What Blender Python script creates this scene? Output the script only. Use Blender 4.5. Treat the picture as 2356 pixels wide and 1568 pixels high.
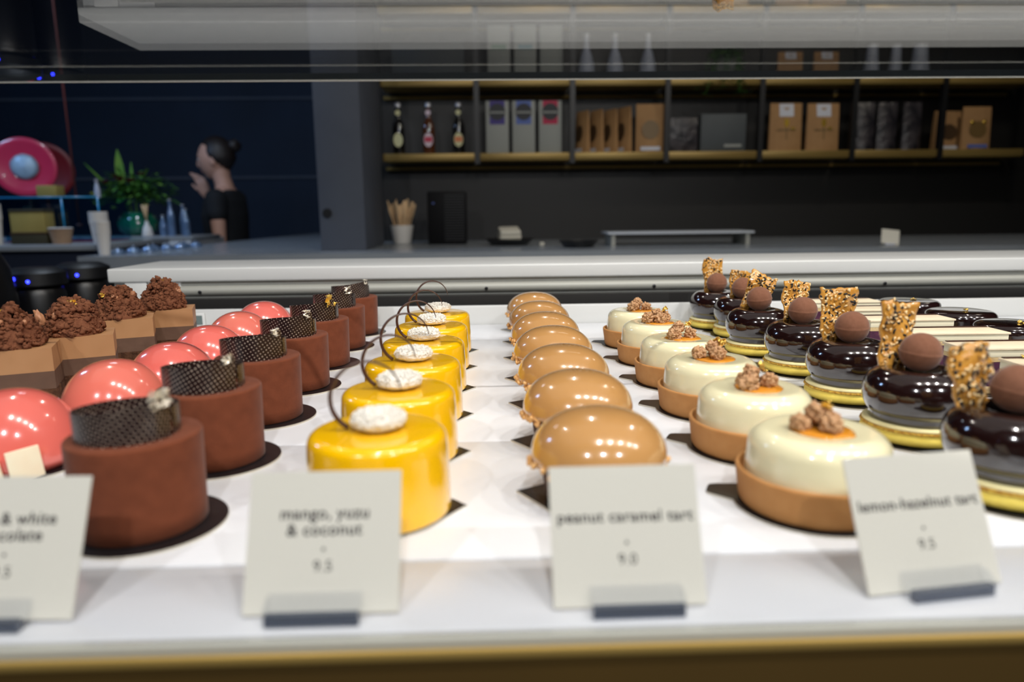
import bpy, bmesh, math, random
from mathutils import Vector, Matrix, Euler, noise

for o in list(bpy.data.objects):
    bpy.data.objects.remove(o)
SC = bpy.context.scene
COL = SC.collection
PI = math.pi
# ------------------------------------------------------------------ camera
cam = bpy.data.cameras.new('camera')
cam.sensor_width = 36.0
cam.lens = 36.0 * 1636 / 2356
cam.clip_start = 0.01
cam.dof.use_dof = True
cam.dof.focus_distance = 0.66
cam.dof.aperture_fstop = 5.0
cam_o = bpy.data.objects.new('camera', cam)
COL.objects.link(cam_o)
cam_o.matrix_world = Matrix(((0.999456, 0.015976, -0.028848, 0.0),
                             (-0.031252, 0.179697, -0.983225, 0.0),
                             (-0.010524, 0.983592, 0.180099, 0.15),
                             (0, 0, 0, 1)))
SC.camera = cam_o
SC.view_settings.view_transform = 'Standard'
SC.view_settings.look = 'None'
SC.view_settings.gamma = 1.0
SC.view_settings.exposure = 0.0
# ------------------------------------------------------------------ world and lamps
W = bpy.data.worlds.new('world')
SC.world = W
W.use_nodes = True
W.node_tree.nodes['Background'].inputs[0].default_value = (0.30, 0.42, 0.75, 1)
W.node_tree.nodes['Background'].inputs[1].default_value = 0.02


def lamp(name, loc, power, size, color=(1, 0.94, 0.84), target=None, shape='DISK', size_y=None, spread=None):
    l = bpy.data.lights.new(name, 'AREA')
    l.energy = power
    l.shape = shape
    l.size = size
    if size_y:
        l.size_y = size_y
    if spread:
        l.spread = spread
    l.color = color
    o = bpy.data.objects.new(name, l)
    COL.objects.link(o)
    o.location = loc
    if target is not None:
        o.rotation_euler = (Vector(target) - Vector(loc)).to_track_quat('-Z', 'Y').to_euler()
    return o


WARM = (1.0, 0.95, 0.88)
# row of ceiling spotlights above the front of the display case, running to the right
for x in (0.02, 0.42, 0.86, 1.36, 1.92):
    lamp('ceiling_spotlight', (x, -0.10, 1.66), 4.8, 0.032, WARM, (x * 0.45, 0.60, 0), spread=2.3)
for x, y in ((-0.9, 1.5), (0.15, 2.1), (1.3, 1.5)):
    lamp('rear_spotlight', (x, y, 1.70), 1.0, 0.03, (1.0, 0.93, 0.84), (x * 0.4, 0.8, 0), spread=2.0)
# added fill lights: a broad one over the case, small ones facing the cards
lamp('overhead_fill', (0.1, 0.7, 1.74), 4.4, 3.2, (1.0, 0.96, 0.92), (0.1, 0.7, 0), 'RECTANGLE', 1.6)
for x in (-0.9, 0.1, 1.1):
    lamp('front_fill', (x, -1.30, 1.55), 3.8, 0.06, (0.95, 0.97, 1.0), (x * 0.3, 0.35, 0.0), spread=1.6)
# unseen lights added to brighten the left work area (cool) and shelves (warm)
lamp('cool_fill', (-2.9, 2.2, 1.70), 20.0, 0.9, (0.38, 0.6, 1.0), (-2.2, 3.3, 0.0), 'RECTANGLE', 0.12)
lamp('work_fill', (-1.3, 2.6, 1.70), 10.0, 0.3, (0.75, 0.86, 1.0), (-1.5, 3.6, 0.0))
lamp('aisle_fill', (0.6, 2.0, 1.70), 4.6, 0.5, (1.0, 0.92, 0.80), (0.7, 3.4, 0.3))
lamp('aisle_fill', (2.0, 2.1, 1.70), 5.0, 0.25, (1.0, 0.90, 0.74), (1.8, 3.4, 0.4))


# ------------------------------------------------------------------ materials
def lin(c):
    r = []
    for v in c:
        v = v / 255.0
        r.append(v / 12.92 if v <= 0.04045 else ((v + 0.055) / 1.055) ** 2.4)
    return (r[0], r[1], r[2], 1.0)


MATS = {}


def mat(name, col, rough=0.5, metal=0.0, coat=0.0, var=None, bump=None, emis=None, sheen=0.0, sss=0.0, spec=0.5, tint=None, coords='Object'):
    """col: sRGB 0-255; var=(scale, second colour, sharpness); bump=(scale, strength, distance)"""
    m = bpy.data.materials.new(name)
    m.use_nodes = True
    nt = m.node_tree
    b = nt.nodes['Principled BSDF']
    I = b.inputs
    I['Base Color'].default_value = lin(col)
    I['Roughness'].default_value = rough
    I['Metallic'].default_value = metal
    I['Coat Weight'].default_value = coat
    I['Coat Roughness'].default_value = 0.03
    I['Specular IOR Level'].default_value = spec
    if sheen:
        I['Sheen Weight'].default_value = sheen
        I['Sheen Roughness'].default_value = 0.4
    if sss:
        I['Subsurface Weight'].default_value = sss
        I['Subsurface Radius'].default_value = (0.01, 0.006, 0.003)
        I['Subsurface Scale'].default_value = 0.5
    tc = nt.nodes.new('ShaderNodeTexCoord')
    if var:
        n = nt.nodes.new('ShaderNodeTexNoise')
        n.inputs['Scale'].default_value = var[0]
        n.inputs['Detail'].default_value = 5
        nt.links.new(tc.outputs[coords], n.inputs['Vector'])
        r = nt.nodes.new('ShaderNodeValToRGB')
        s = var[2] if len(var) > 2 else 0.25
        r.color_ramp.elements[0].position = 0.5 - s
        r.color_ramp.elements[1].position = 0.5 + s
        r.color_ramp.elements[0].color = lin(col)
        r.color_ramp.elements[1].color = lin(var[1])
        nt.links.new(n.outputs['Fac'], r.inputs['Fac'])
        nt.links.new(r.outputs['Color'], I['Base Color'])
    if bump:
        n = nt.nodes.new('ShaderNodeTexNoise')
        n.inputs['Scale'].default_value = bump[0]
        n.inputs['Detail'].default_value = 4
        nt.links.new(tc.outputs[coords], n.inputs['Vector'])
        bp = nt.nodes.new('ShaderNodeBump')
        bp.inputs['Strength'].default_value = bump[1]
        bp.inputs['Distance'].default_value = bump[2]
        nt.links.new(n.outputs['Fac'], bp.inputs['Height'])
        nt.links.new(bp.outputs['Normal'], I['Normal'])
    if emis:
        I['Emission Color'].default_value = lin(emis[0])
        I['Emission Strength'].default_value = emis[1]
    MATS[name] = m
    return m


def thin_glass(name, tint=(1, 1, 1), ior=1.5, rough=0.0):
    """a clear pane: straight-through light plus a Fresnel mirror reflection on both faces"""
    m = bpy.data.materials.new(name)
    m.use_nodes = True
    nt = m.node_tree
    nt.nodes.remove(nt.nodes['Principled BSDF'])
    out = nt.nodes['Material Output']
    geo = nt.nodes.new('ShaderNodeNewGeometry')
    mr = nt.nodes.new('ShaderNodeMapRange')
    mr.inputs['To Min'].default_value = ior
    mr.inputs['To Max'].default_value = 1.0 / ior
    nt.links.new(geo.outputs['Backfacing'], mr.inputs['Value'])
    fr = nt.nodes.new('ShaderNodeFresnel')
    nt.links.new(mr.outputs['Result'], fr.inputs['IOR'])
    t = nt.nodes.new('ShaderNodeBsdfTransparent')
    t.inputs[0].default_value = (*tint, 1)
    g = nt.nodes.new('ShaderNodeBsdfGlossy')
    g.inputs['Roughness'].default_value = rough
    mx = nt.nodes.new('ShaderNodeMixShader')
    nt.links.new(fr.outputs[0], mx.inputs[0])
    nt.links.new(t.outputs[0], mx.inputs[1])
    nt.links.new(g.outputs[0], mx.inputs[2])
    nt.links.new(mx.outputs[0], out.inputs['Surface'])
    MATS[name] = m
    return m


def dotted_chocolate():
    """dark chocolate band printed with a fine grid of pale dots, in the band's own UVs (millimetres)"""
    m = mat('dotted_chocolate', (34, 20, 20), 0.28, spec=0.6)
    nt = m.node_tree
    b = nt.nodes['Principled BSDF']
    uv = nt.nodes.new('ShaderNodeUVMap')
    mp = nt.nodes.new('ShaderNodeMapping')
    mp.inputs['Rotation'].default_value = (0, 0, 0.5)
    mp.inputs['Scale'].default_value = (1 / 2.4, 1 / 2.4, 1)
    nt.links.new(uv.outputs[0], mp.inputs[0])
    fr = nt.nodes.new('ShaderNodeVectorMath')
    fr.operation = 'FRACTION'
    nt.links.new(mp.outputs[0], fr.inputs[0])
    sb = nt.nodes.new('ShaderNodeVectorMath')
    sb.operation = 'SUBTRACT'
    sb.inputs[1].default_value = (0.5, 0.5, 0)
    nt.links.new(fr.outputs[0], sb.inputs[0])
    sp = nt.nodes.new('ShaderNodeSeparateXYZ')
    nt.links.new(sb.outputs[0], sp.inputs[0])
    cb = nt.nodes.new('ShaderNodeCombineXYZ')
    nt.links.new(sp.outputs[0], cb.inputs[0])
    nt.links.new(sp.outputs[1], cb.inputs[1])
    ln = nt.nodes.new('ShaderNodeVectorMath')
    ln.operation = 'LENGTH'
    nt.links.new(cb.outputs[0], ln.inputs[0])
    nz = nt.nodes.new('ShaderNodeTexNoise')
    nz.inputs['Scale'].default_value = 0.09
    nt.links.new(uv.outputs[0], nz.inputs['Vector'])
    mr = nt.nodes.new('ShaderNodeMapRange')
    mr.inputs['From Min'].default_value = 0.3
    mr.inputs['From Max'].default_value = 0.7
    mr.inputs['To Min'].default_value = 0.13
    mr.inputs['To Max'].default_value = 0.23
    nt.links.new(nz.outputs['Fac'], mr.inputs['Value'])
    lt = nt.nodes.new('ShaderNodeMath')
    lt.operation = 'LESS_THAN'
    nt.links.new(ln.outputs['Value'], lt.inputs[0])
    nt.links.new(mr.outputs[0], lt.inputs[1])
    mx = nt.nodes.new('ShaderNodeMix')
    mx.data_type = 'RGBA'
    nt.links.new(lt.outputs[0], mx.inputs[0])
    mx.inputs[6].default_value = lin((34, 20, 20))
    mx.inputs[7].default_value = lin((178, 162, 146))
    nt.links.new(mx.outputs[2], b.inputs['Base Color'])
    return m


M = MATS
mat('tray_white', (222, 224, 228), 0.32, spec=0.5)
mat('case_white', (208, 209, 207), 0.3)
mat('case_grey', (164, 164, 156), 0.5, metal=0.15)
mat('case_dark', (26, 25, 24), 0.5)
mat('gold_trim', (190, 158, 88), 0.32, metal=0.6)
mat('bronze_panel', (74, 56, 24), 0.5, metal=0.3, var=(3.0, (92, 70, 30)))
thin_glass('clear_pane')
mat('glass_edge', (26, 30, 32), 0.15, coat=0.6)
mat('screw_steel', (70, 70, 72), 0.35, metal=0.9)
mat('board_black', (20, 19, 22), 0.42, coat=0.15)
mat('board_edge', (196, 190, 176), 0.5)
mat('velvet_chocolate', (118, 64, 42), 0.92, var=(160, (105, 56, 36)), bump=(900, 0.35, 0.0006), sheen=0.12, spec=0.15)
dotted_chocolate()
mat('silver_leaf', (240, 232, 214), 0.25, metal=0.55, bump=(500, 0.7, 0.001))
mat('gold_leaf', (240, 200, 96), 0.25, metal=0.6, bump=(500, 0.7, 0.001))
mat('mango_glaze', (248, 190, 0), 0.22, coat=1.0, sss=0.0)
mat('coconut', (246, 242, 234), 0.85, var=(420, (232, 226, 214)), bump=(650, 1.0, 0.0012), spec=0.2)
mat('curl_chocolate', (66, 38, 27), 0.35, coat=0.2)
mat('caramel_glaze', (188, 140, 84), 0.2, coat=1.0)
mat('cocoa_crust', (82, 60, 52), 0.8, var=(220, (66, 46, 40)), bump=(400, 0.5, 0.0008), spec=0.25)
mat('peanut', (236, 190, 126), 0.6, var=(260, (214, 158, 92)), bump=(500, 0.4, 0.0006))
mat('tart_crust', (204, 150, 92), 0.75, var=(70, (176, 120, 66), 0.35), bump=(420, 0.45, 0.0006), spec=0.3)
mat('lemon_cream', (240, 232, 192), 0.2, coat=1.0)
mat('caramel_pool', (226, 148, 42), 0.15, coat=1.0)
mat('praline', (208, 166, 122), 0.55, var=(240, (172, 124, 82), 0.3), bump=(420, 0.8, 0.0012))
mat('macaron_shell', (246, 222, 104), 0.6, var=(300, (240, 212, 88)), bump=(600, 0.2, 0.0004))
mat('macaron_foot', (226, 186, 74), 0.8, var=(500, (176, 122, 34), 0.1), bump=(900, 1.0, 0.0015))
mat('filling', (240, 228, 170), 0.5)
mat('dark_glaze', (30, 14, 13), 0.12, coat=1.0, spec=0.8)
mat('truffle_velvet', (132, 90, 70), 0.9, var=(300, (120, 80, 60)), bump=(1100, 0.35, 0.0005), sheen=0.25, spec=0.15)
mat('tuile_caramel', (212, 158, 72), 0.22, coat=0.7, var=(140, (192, 130, 50)), bump=(330, 0.5, 0.001))
mat('sesame_white', (238, 206, 150), 0.4, coat=0.3)
mat('sesame_black', (28, 25, 24), 0.4, coat=0.2)
mat('pink_glaze', (220, 104, 96), 0.18, coat=1.0, var=(14, (230, 112, 98), 0.3))
mat('pink_glaze_pale', (228, 124, 104), 0.18, coat=1.0, var=(14, (224, 108, 96), 0.3))
mat('white_chocolate', (240, 230, 200), 0.5, var=(90, (238, 216, 184)), bump=(200, 0.3, 0.0006))
mat('crumble', (128, 80, 54), 0.85, var=(190, (96, 54, 34), 0.2), bump=(700, 0.8, 0.001), spec=0.25)
mat('brownie', (92, 62, 42), 0.9, var=(180, (62, 38, 26), 0.2), bump=(260, 1.0, 0.002), spec=0.2)
mat('dark_mousse', (98, 70, 52), 0.6, var=(90, (86, 60, 44)), bump=(160, 0.3, 0.0008))
mat('milk_mousse', (176, 130, 88), 0.5, var=(60, (166, 120, 78)), bump=(120, 0.3, 0.0006))
mat('nut', (178, 124, 88), 0.55)
mat('berry_layer', (84, 34, 62), 0.6, var=(200, (60, 24, 50), 0.2), bump=(300, 0.5, 0.001))
mat('almond_sponge', (214, 190, 142), 0.8, var=(200, (196, 166, 118)), bump=(350, 0.8, 0.001))
mat('vanilla_cream', (238, 230, 200), 0.5, bump=(100, 0.1, 0.0005))
mat('paper_card', (222, 219, 207), 0.75, bump=(700, 0.1, 0.0002), spec=0.2)
mat('ink', (52, 48, 48), 0.8)
mat('navy_wall', (22, 42, 66), 0.7, var=(2.0, (14, 30, 50)))
mat('marble_dark', (26, 25, 24), 0.45, var=(1.2, (22, 21, 20), 0.15))
mat('side_wall', (34, 36, 42), 0.8)
mat('floor_grey', (60, 62, 66), 0.5, var=(3, (50, 52, 56)))
mat('ceiling_dark', (44, 48, 56), 0.9)
mat('column_concrete', (84, 90, 102), 0.75, var=(6, (74, 80, 92)), bump=(60, 0.2, 0.002))
mat('counter_grey', (150, 156, 162), 0.22, var=(5, (138, 145, 152)))
mat('counter_white', (196, 202, 210), 0.4)
mat('counter_blue', (38, 46, 66), 0.5)
mat('base_dark', (16, 17, 19), 0.6)
mat('shelf_gold', (158, 134, 76), 0.4, metal=0.45, var=(2.0, (136, 112, 60)))
mat('post_black', (16, 17, 20), 0.4)
mat('bottle_dark', (16, 13, 12), 0.1, coat=1.0)
mat('bottle_amber', (84, 44, 20), 0.1, coat=1.0)
mat('cap_silver', (190, 192, 200), 0.4, metal=0.6)
mat('label_cream', (206, 204, 160), 0.6)
mat('label_rose', (214, 196, 206), 0.6)
mat('label_red', (196, 58, 84), 0.6)
mat('label_orange', (214, 130, 84), 0.6)
mat('box_grey', (150, 154, 150), 0.6)
mat('logo_dark', (44, 46, 52), 0.6)
mat('tab_purple', (62, 50, 130), 0.6)
mat('tab_blue', (84, 106, 176), 0.6)
mat('tab_red', (178, 24, 72), 0.6)
mat('tab_green', (60, 120, 84), 0.6)
mat('tab_teal', (50, 120, 136), 0.6)
mat('kraft', (168, 130, 86), 0.75, var=(30, (156, 118, 76)), bump=(40, 0.4, 0.003))
mat('window_dark', (74, 56, 38), 0.4)
mat('sticker_white', (200, 204, 216), 0.6)
mat('gold_print', (226, 186, 70), 0.25, metal=0.8)
mat('print_brown', (112, 88, 48), 0.5)
mat('grey_carton', (74, 80, 84), 0.6, var=(8, (64, 70, 74)))
mat('foil_dark', (66, 62, 66), 0.35, var=(20, (22, 22, 30), 0.15), bump=(30, 0.8, 0.01))
mat('bottle_white', (170, 178, 196), 0.4)
mat('leaf_green', (46, 104, 44), 0.55, var=(12, (84, 132, 48)))
mat('leaf_bright', (70, 138, 56), 0.5, var=(12, (120, 156, 60)))
mat('flower_dark', (92, 26, 34), 0.6)
mat('flower_yellow', (150, 160, 70), 0.6)
mat('vase_green', (30, 118, 92), 0.08, coat=1.0)
mat('cup_white', (226, 222, 216), 0.5)
mat('wood_light', (232, 202, 160), 0.6, var=(20, (216, 180, 136)))
mat('machine_black', (14, 14, 17), 0.35)
mat('plate_black', (26, 26, 28), 0.35)
mat('napkin', (216, 212, 198), 0.8)
mat('register_black', (5, 5, 8), 0.6, spec=0.2)
mat('disc_red', (214, 52, 88), 0.3, coat=0.6)
mat('disc_darkred', (120, 10, 18), 0.4)
mat('disc_core', (170, 196, 214), 0.45, metal=0.3, bump=(12, 0.5, 0.02))
mat('cord_red', (110, 52, 46), 0.6)
mat('gold_box', (186, 166, 96), 0.35, metal=0.4)
mat('olive_box', (62, 58, 40), 0.5)
mat('pipe_steel', (150, 160, 172), 0.25, metal=0.9)
mat('led_blue', (30, 30, 255), 0.5, emis=((40, 50, 255), 12.0))
mat('skin', (206, 158, 136), 0.55, bump=(80, 0.05, 0.002))
mat('hair_dark', (34, 26, 24), 0.5, bump=(90, 0.5, 0.004))
mat('cloth_black', (20, 22, 26), 0.85)
mat('lip', (170, 92, 88), 0.5)
mat('eye_white', (220, 216, 212), 0.3)
mat('basket_tan', (170, 140, 112), 0.8, bump=(120, 0.8, 0.004))
mat('display_glass', (96, 110, 108), 0.15, coat=0.6)
mat('holder_shade', (62, 72, 90), 0.12, coat=0.8)
thin_glass('acrylic', (0.93, 0.94, 0.96))
thin_glass('blue_glass', (0.55, 0.78, 0.9))
mat('blue_edge', (40, 140, 190), 0.2, coat=0.5)
mat('water_bottle', (120, 150, 190), 0.06, coat=1.0, metal=0.5)
mat('teal_mat', (24, 60, 66), 0.5)


OFF = Vector((0, 0, 0))      # where the current group of furniture stands
# ------------------------------------------------------------------ mesh collector
class MB:
    def __init__(self):
        self.v, self.f, self.m, self.uv = [], [], [], None

    def add(self, vs, fs, mi=0, mtx=None):
        n = len(self.v)
        for v in vs:
            v = Vector(v)
            self.v.append(mtx @ v if mtx is not None else v)
        for f in fs:
            self.f.append(tuple(i + n for i in f))
            self.m.append(mi)
        return self

    def lathe(self, prof, c=(0, 0, 0), seg=48, mi=0, sx=1, sy=1, mtx=None, wob=None):
        """profile of (radius, z) from bottom to top; radius 0 makes a pole"""
        vs, fs, rings = [], [], []
        for (r, z) in prof:
            if r < 1e-7:
                rings.append([len(vs)])
                vs.append((c[0], c[1], c[2] + z))
            else:
                ids = []
                for k in range(seg):
                    a = 2 * PI * k / seg
                    rr = r * (wob(a, z) if wob else 1)
                    ids.append(len(vs))
                    vs.append((c[0] + rr * sx * math.cos(a), c[1] + rr * sy * math.sin(a), c[2] + z))
                rings.append(ids)
        for A, B in zip(rings[:-1], rings[1:]):
            if len(A) == 1 and len(B) == 1:
                continue
            for k in range(seg):
                k2 = (k + 1) % seg
                if len(A) == 1:
                    fs.append((A[0], B[k2], B[k]))
                elif len(B) == 1:
                    fs.append((A[k], A[k2], B[0]))
                else:
                    fs.append((A[k], A[k2], B[k2], B[k]))
        return self.add(vs, fs, mi, mtx)

    def box(self, x0, x1, y0, y1, z0, z1, mi=0, bev=0.0, mtx=None, seg=2):
        bm = bmesh.new()
        bmesh.ops.create_cube(bm, size=1)
        for v in bm.verts:
            v.co = Vector(((x0 + x1) / 2 + v.co.x * (x1 - x0), (y0 + y1) / 2 + v.co.y * (y1 - y0), (z0 + z1) / 2 + v.co.z * (z1 - z0)))
        if bev:
            bmesh.ops.bevel(bm, geom=bm.edges[:] + bm.verts[:], offset=bev, segments=seg, affect='EDGES', profile=0.5)
        bm.verts.index_update()
        self.add([v.co.copy() for v in bm.verts], [[v.index for v in f.verts] for f in bm.faces], mi, mtx)
        bm.free()
        return self

    def prism(self, pts, z0, z1, mi=0, mtx=None, side=None):
        n = len(pts)
        vs = [(p[0], p[1], z0) for p in pts] + [(p[0], p[1], z1) for p in pts]
        self.add(vs, [tuple(reversed(range(n))), tuple(range(n, 2 * n))], mi, mtx)
        self.add(vs, [(k, (k + 1) % n, n + (k + 1) % n, n + k) for k in range(n)], mi if side is None else side, mtx)
        return self

    def tube(self, pts, rad, seg=8, mi=0, flat=1.0, flat_axis=None, mtx=None):
        pts = [Vector(p) for p in pts]
        if not hasattr(rad, '__len__'):
            rad = [rad] * len(pts)
        vs, fs = [], []
        up = Vector((0, 0, 1))
        prev = None
        for i, p in enumerate(pts):
            d = (pts[min(i + 1, len(pts) - 1)] - pts[max(i - 1, 0)]).normalized()
            if flat_axis is not None:
                a = Vector(flat_axis)
                a = (a - a.dot(d) * d).normalized()
            else:
                ref = prev if prev is not None else (up if abs(d.z) < 0.9 else Vector((1, 0, 0)))
                a = (ref - ref.dot(d) * d).normalized()
                prev = a
            b = d.cross(a)
            for k in range(seg):
                t = 2 * PI * k / seg
                vs.append(p + a * math.cos(t) * rad[i] + b * math.sin(t) * rad[i] * flat)
        for i in range(len(pts) - 1):
            for k in range(seg):
                k2 = (k + 1) % seg
                fs.append((i * seg + k, i * seg + k2, (i + 1) * seg + k2, (i + 1) * seg + k))
        fs.append(tuple(reversed(range(seg))))
        fs.append(tuple(range((len(pts) - 1) * seg, len(pts) * seg)))
        return self.add(vs, fs, mi, mtx)

    def blob(self, c, r, sub=1, rough=0.25, seed=0, sc=(1, 1, 1), mi=0, freq=1.6, rot=None, mtx=None):
        vs, fs = ICO[sub]
        off = Vector((seed * 3.17 % 97, seed * 7.31 % 89, seed * 1.73 % 83))
        R = rot.to_matrix() if rot else None
        out = []
        for v in vs:
            k = 1 + rough * noise.noise(v * freq + off) * 2
            w = Vector((v.x * sc[0], v.y * sc[1], v.z * sc[2])) * (r * k)
            if R:
                w = R @ w
            out.append(w + Vector(c))
        return self.add(out, fs, mi, mtx)

    def build(self, name, mats, parent=None, smooth=True, angle=None, uv=None, loc=None):
        me = bpy.data.meshes.new(name)
        me.from_pydata([tuple(v) for v in self.v], [], self.f)
        if not isinstance(mats, (list, tuple)):
            mats = [mats]
        for m in mats:
            me.materials.append(MATS[m])
        for p, mi in zip(me.polygons, self.m):
            p.material_index = mi
        if uv:
            l = me.uv_layers.new(name='UVMap')
            for p in me.polygons:
                for li in p.loop_indices:
                    l.data[li].uv = uv[me.loops[li].vertex_index]
        me.update()
        if smooth:
            for p in me.polygons:
                p.use_smooth = True
            if angle is not None:
                bm = bmesh.new()
                bm.from_mesh(me)
                for e in bm.edges:
                    if len(e.link_faces) == 2 and e.calc_face_angle(0) > angle:
                        e.smooth = False
                bm.to_mesh(me)
                bm.free()
        o = bpy.data.objects.new(name, me)
        COL.objects.link(o)
        if parent is not None:
            o.parent = parent
        else:
            o.location = OFF
        return o


ICO = {}
for s in (1, 2, 3, 4, 5):
    bm = bmesh.new()
    bmesh.ops.create_icosphere(bm, subdivisions=s, radius=1)
    bm.verts.index_update()
    ICO[s] = ([v.co.copy() for v in bm.verts], [tuple(v.index for v in f.verts) for f in bm.faces])
    bm.free()

SH = 0.6     # edges steeper than this (radians) stay sharp


def tag(o, label, cat, group=None, kind=None):
    if label:
        o['label'] = label
    if cat:
        o['category'] = cat
    if group:
        o['group'] = group
    if kind:
        o['kind'] = kind
    return o


def thing(name, label, cat, loc=(0, 0, 0), rotz=0.0, group=None):
    o = bpy.data.objects.new(name, None)
    o.empty_display_size = 0.02
    COL.objects.link(o)
    o.location = Vector(loc) + OFF
    o.rotation_euler = (0, 0, rotz)
    return tag(o, label, cat, group)


def struct(name, mb, m, **k):
    o = mb.build(name, m, **k)
    o['kind'] = 'structure'
    return o


def copy_tree(o, parent=None):
    c = o.copy()
    COL.objects.link(c)
    c.parent = parent
    for ch in list(o.children):
        copy_tree(ch, c)
    return c


def arc(cx, cz, r, a0, a1, n):
    """profile points on a circle arc, angles in degrees"""
    return [(cx + r * math.cos(math.radians(a0 + (a1 - a0) * i / n)), cz + r * math.sin(math.radians(a0 + (a1 - a0) * i / n))) for i in range(n + 1)]


# ================================================================== THE ROOM
FZ = -1.089
struct('floor', MB().box(-5, 5, -3, 8, FZ - 0.05, FZ), 'floor_grey', smooth=False)
struct('ceiling', MB().box(-5, 5, -3, 8, 1.80, 1.85), 'ceiling_dark', smooth=False)
struct('wall_back', MB().box(-0.55, 5, 3.484, 3.6, FZ, 1.80), 'marble_dark', smooth=False)
struct('wall_rear_left', MB().box(-5, -0.55, 5.85, 5.95, FZ, 1.80), 'navy_wall', smooth=False)
struct('wall_passage', MB().box(-0.55, -0.45, 3.6, 5.95, FZ, 1.80), 'side_wall', smooth=False)
struct('wall_left', MB().box(-5.1, -5, -3, 8, FZ, 1.80), 'side_wall', smooth=False)
struct('wall_right', MB().box(5, 5.1, -3, 3.6, FZ, 1.80), 'side_wall', smooth=False)
struct('wall_front', MB().box(-5, 5, -3.1, -3, FZ, 1.80), 'side_wall', smooth=False)
# panel joints of the navy wall
mb = MB()
for z in (0.42, 1.02):
    mb.box(-4.9, -0.57, 5.835, 5.85, z, z + 0.02)
struct('trim_1', mb, 'column_concrete', smooth=False)
# concrete column standing at the end of the back counter
p = struct('wall_pillar', MB().box(-0.628, -0.461, 2.685, 3.15, 0.0115, 1.80, bev=0.004), 'column_concrete', angle=SH)
MB().lathe([(0, 0), (0.017, 0), (0.017, 0.006), (0, 0.006)], seg=20,
           mtx=Matrix.Translation((-0.597, 2.684, 0.148)) @ Matrix.Rotation(PI / 2, 4, 'X')).build('socket_cover', 'post_black', p, angle=SH)

# ================================================================== THE DISPLAY CASE
case = thing('display_case', 'long white pastry display case with glass front and gold trim', 'display case', (0, 0.7, FZ))


def cpart(name, mb, m, parent=None, **k):
    o = mb.build(name, m, parent or case, **k)
    if parent is None:
        o.location = (0, -0.7, -FZ)
    return o


X0, X1 = -0.53, 1.40
cpart('cabinet_body', MB().box(X0, X1, 0.2368, 1.17, FZ, -0.03, bev=0.003), 'case_white', angle=SH)
cpart('front_panel', MB().box(X0 - 0.01, X1, 0.2300, 0.2364, FZ, -0.0076), 'bronze_panel', angle=SH)
cpart('front_trim', MB().box(X0 - 0.01, X1, 0.2290, 0.2316, -0.0074, -0.0036, bev=0.0008), 'gold_trim', angle=SH)
cpart('glass_channel', MB().box(X0 - 0.01, X1, 0.2320, 0.2362, -0.0062, -0.0004, bev=0.0006), 'case_grey', angle=SH)
cpart('front_deck', MB().box(X0, X1, 0.2366, 0.2900, -0.028, 0.0, bev=0.0015), 'tray_white', angle=SH)
cpart('deck_base', MB().box(X0, X1, 0.2902, 0.9455, -0.0295, -0.0125), 'case_white', angle=SH)
cpart('front_glass', MB().box(X0, X1, 0.2330, 0.2355, -0.0003, 0.2330), 'clear_pane', smooth=False)
tg = cpart('top_glass', MB().box(-2.2, 2.2, 0.2330, 0.5000, 0.2362, 0.2412), 'clear_pane', smooth=False)
MB().box(-2.2, 2.2, 0.5002, 0.5012, 0.2371, 0.2412).build('glass_edge', 'glass_edge', tg, smooth=False)
MB().box(-2.2, 2.2, 0.5002, 0.5016, 0.2361, 0.2369).build('edge_glint', 'case_grey', tg, smooth=False)  # pale strip stands in for the bright glint along the lower glass edge
# back of the case: lip, dark box for the gap's shade, grey rail, white ledge
cpart('rear_lip', MB().box(-0.475, X1, 0.947, 0.955, -0.0125, 0.0252, bev=0.002), 'case_white', angle=SH)
cpart('slot_shade', MB().box(-0.475, X1, 0.975, 0.990, -0.028, 0.036), 'case_dark', angle=SH)
mb = MB()
mb.box(-0.475, X1, 1.006, 1.016, 0.034, 0.060)
mb.tube([(-0.475, 1.008, 0.0440), (X1, 1.008, 0.0440)], 0.0078, 20)
cpart('rear_rail', mb, 'case_grey', angle=SH)
mb = MB()
mb.box(X0, X1, 1.000, 1.165, 0.0572, 0.0765, bev=0.0026, seg=3)
cpart('rear_ledge', mb, 'case_white', angle=SH)
mb = MB()
mb.box(X0 + 0.004, X0 + 0.020, 1.008, 1.160, -0.03, 0.0572, bev=0.002)
mb.box(X0 + 0.022, X0 + 0.052, 1.002, 1.008, -0.03, 0.0572, bev=0.001)
mb.box(X0 + 0.053, X0 + 0.098, 1.004, 1.008, -0.03, 0.0572)
cpart('side_panel', mb, 'case_white', angle=SH)
for x, z in ((-0.405, 0.0430), (-0.006, 0.0430), (0.232, 0.0430), (0.565, 0.0420)):
    mb = MB().lathe([(0, 0), (0.0024, 0), (0.0024, 0.0012), (0.0011, 0.0016), (0.0007, 0.0004), (0, 0.0004)], seg=16,
                    mtx=Matrix.Translation((x, 1.0003, z)) @ Matrix.Rotation(PI / 2, 4, 'X'))
    mb.tube([(x, 1.006, z), (x, 1.000, z)], 0.0010, 8)
    cpart('screw', mb, 'screw_steel', angle=SH)

# white trays laid side by side across the deck
for nm, y0, y1, lb in (('display_tray', 0.2910, 0.4522, 'smooth white display tray under the front two rows of cakes'),
                       ('display_tray', 0.4528, 0.8335, 'wide white display tray under the middle of the cake rows'),
                       ('display_tray', 0.8341, 0.9455, 'narrow white display tray against the rear lip of the case')):
    o = MB().box(-0.445, X1 - 0.01, y0, y1, -0.012, 0.0, bev=0.0012).build(nm, 'tray_white', angle=SH)
    tag(o, lb, 'tray')

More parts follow.
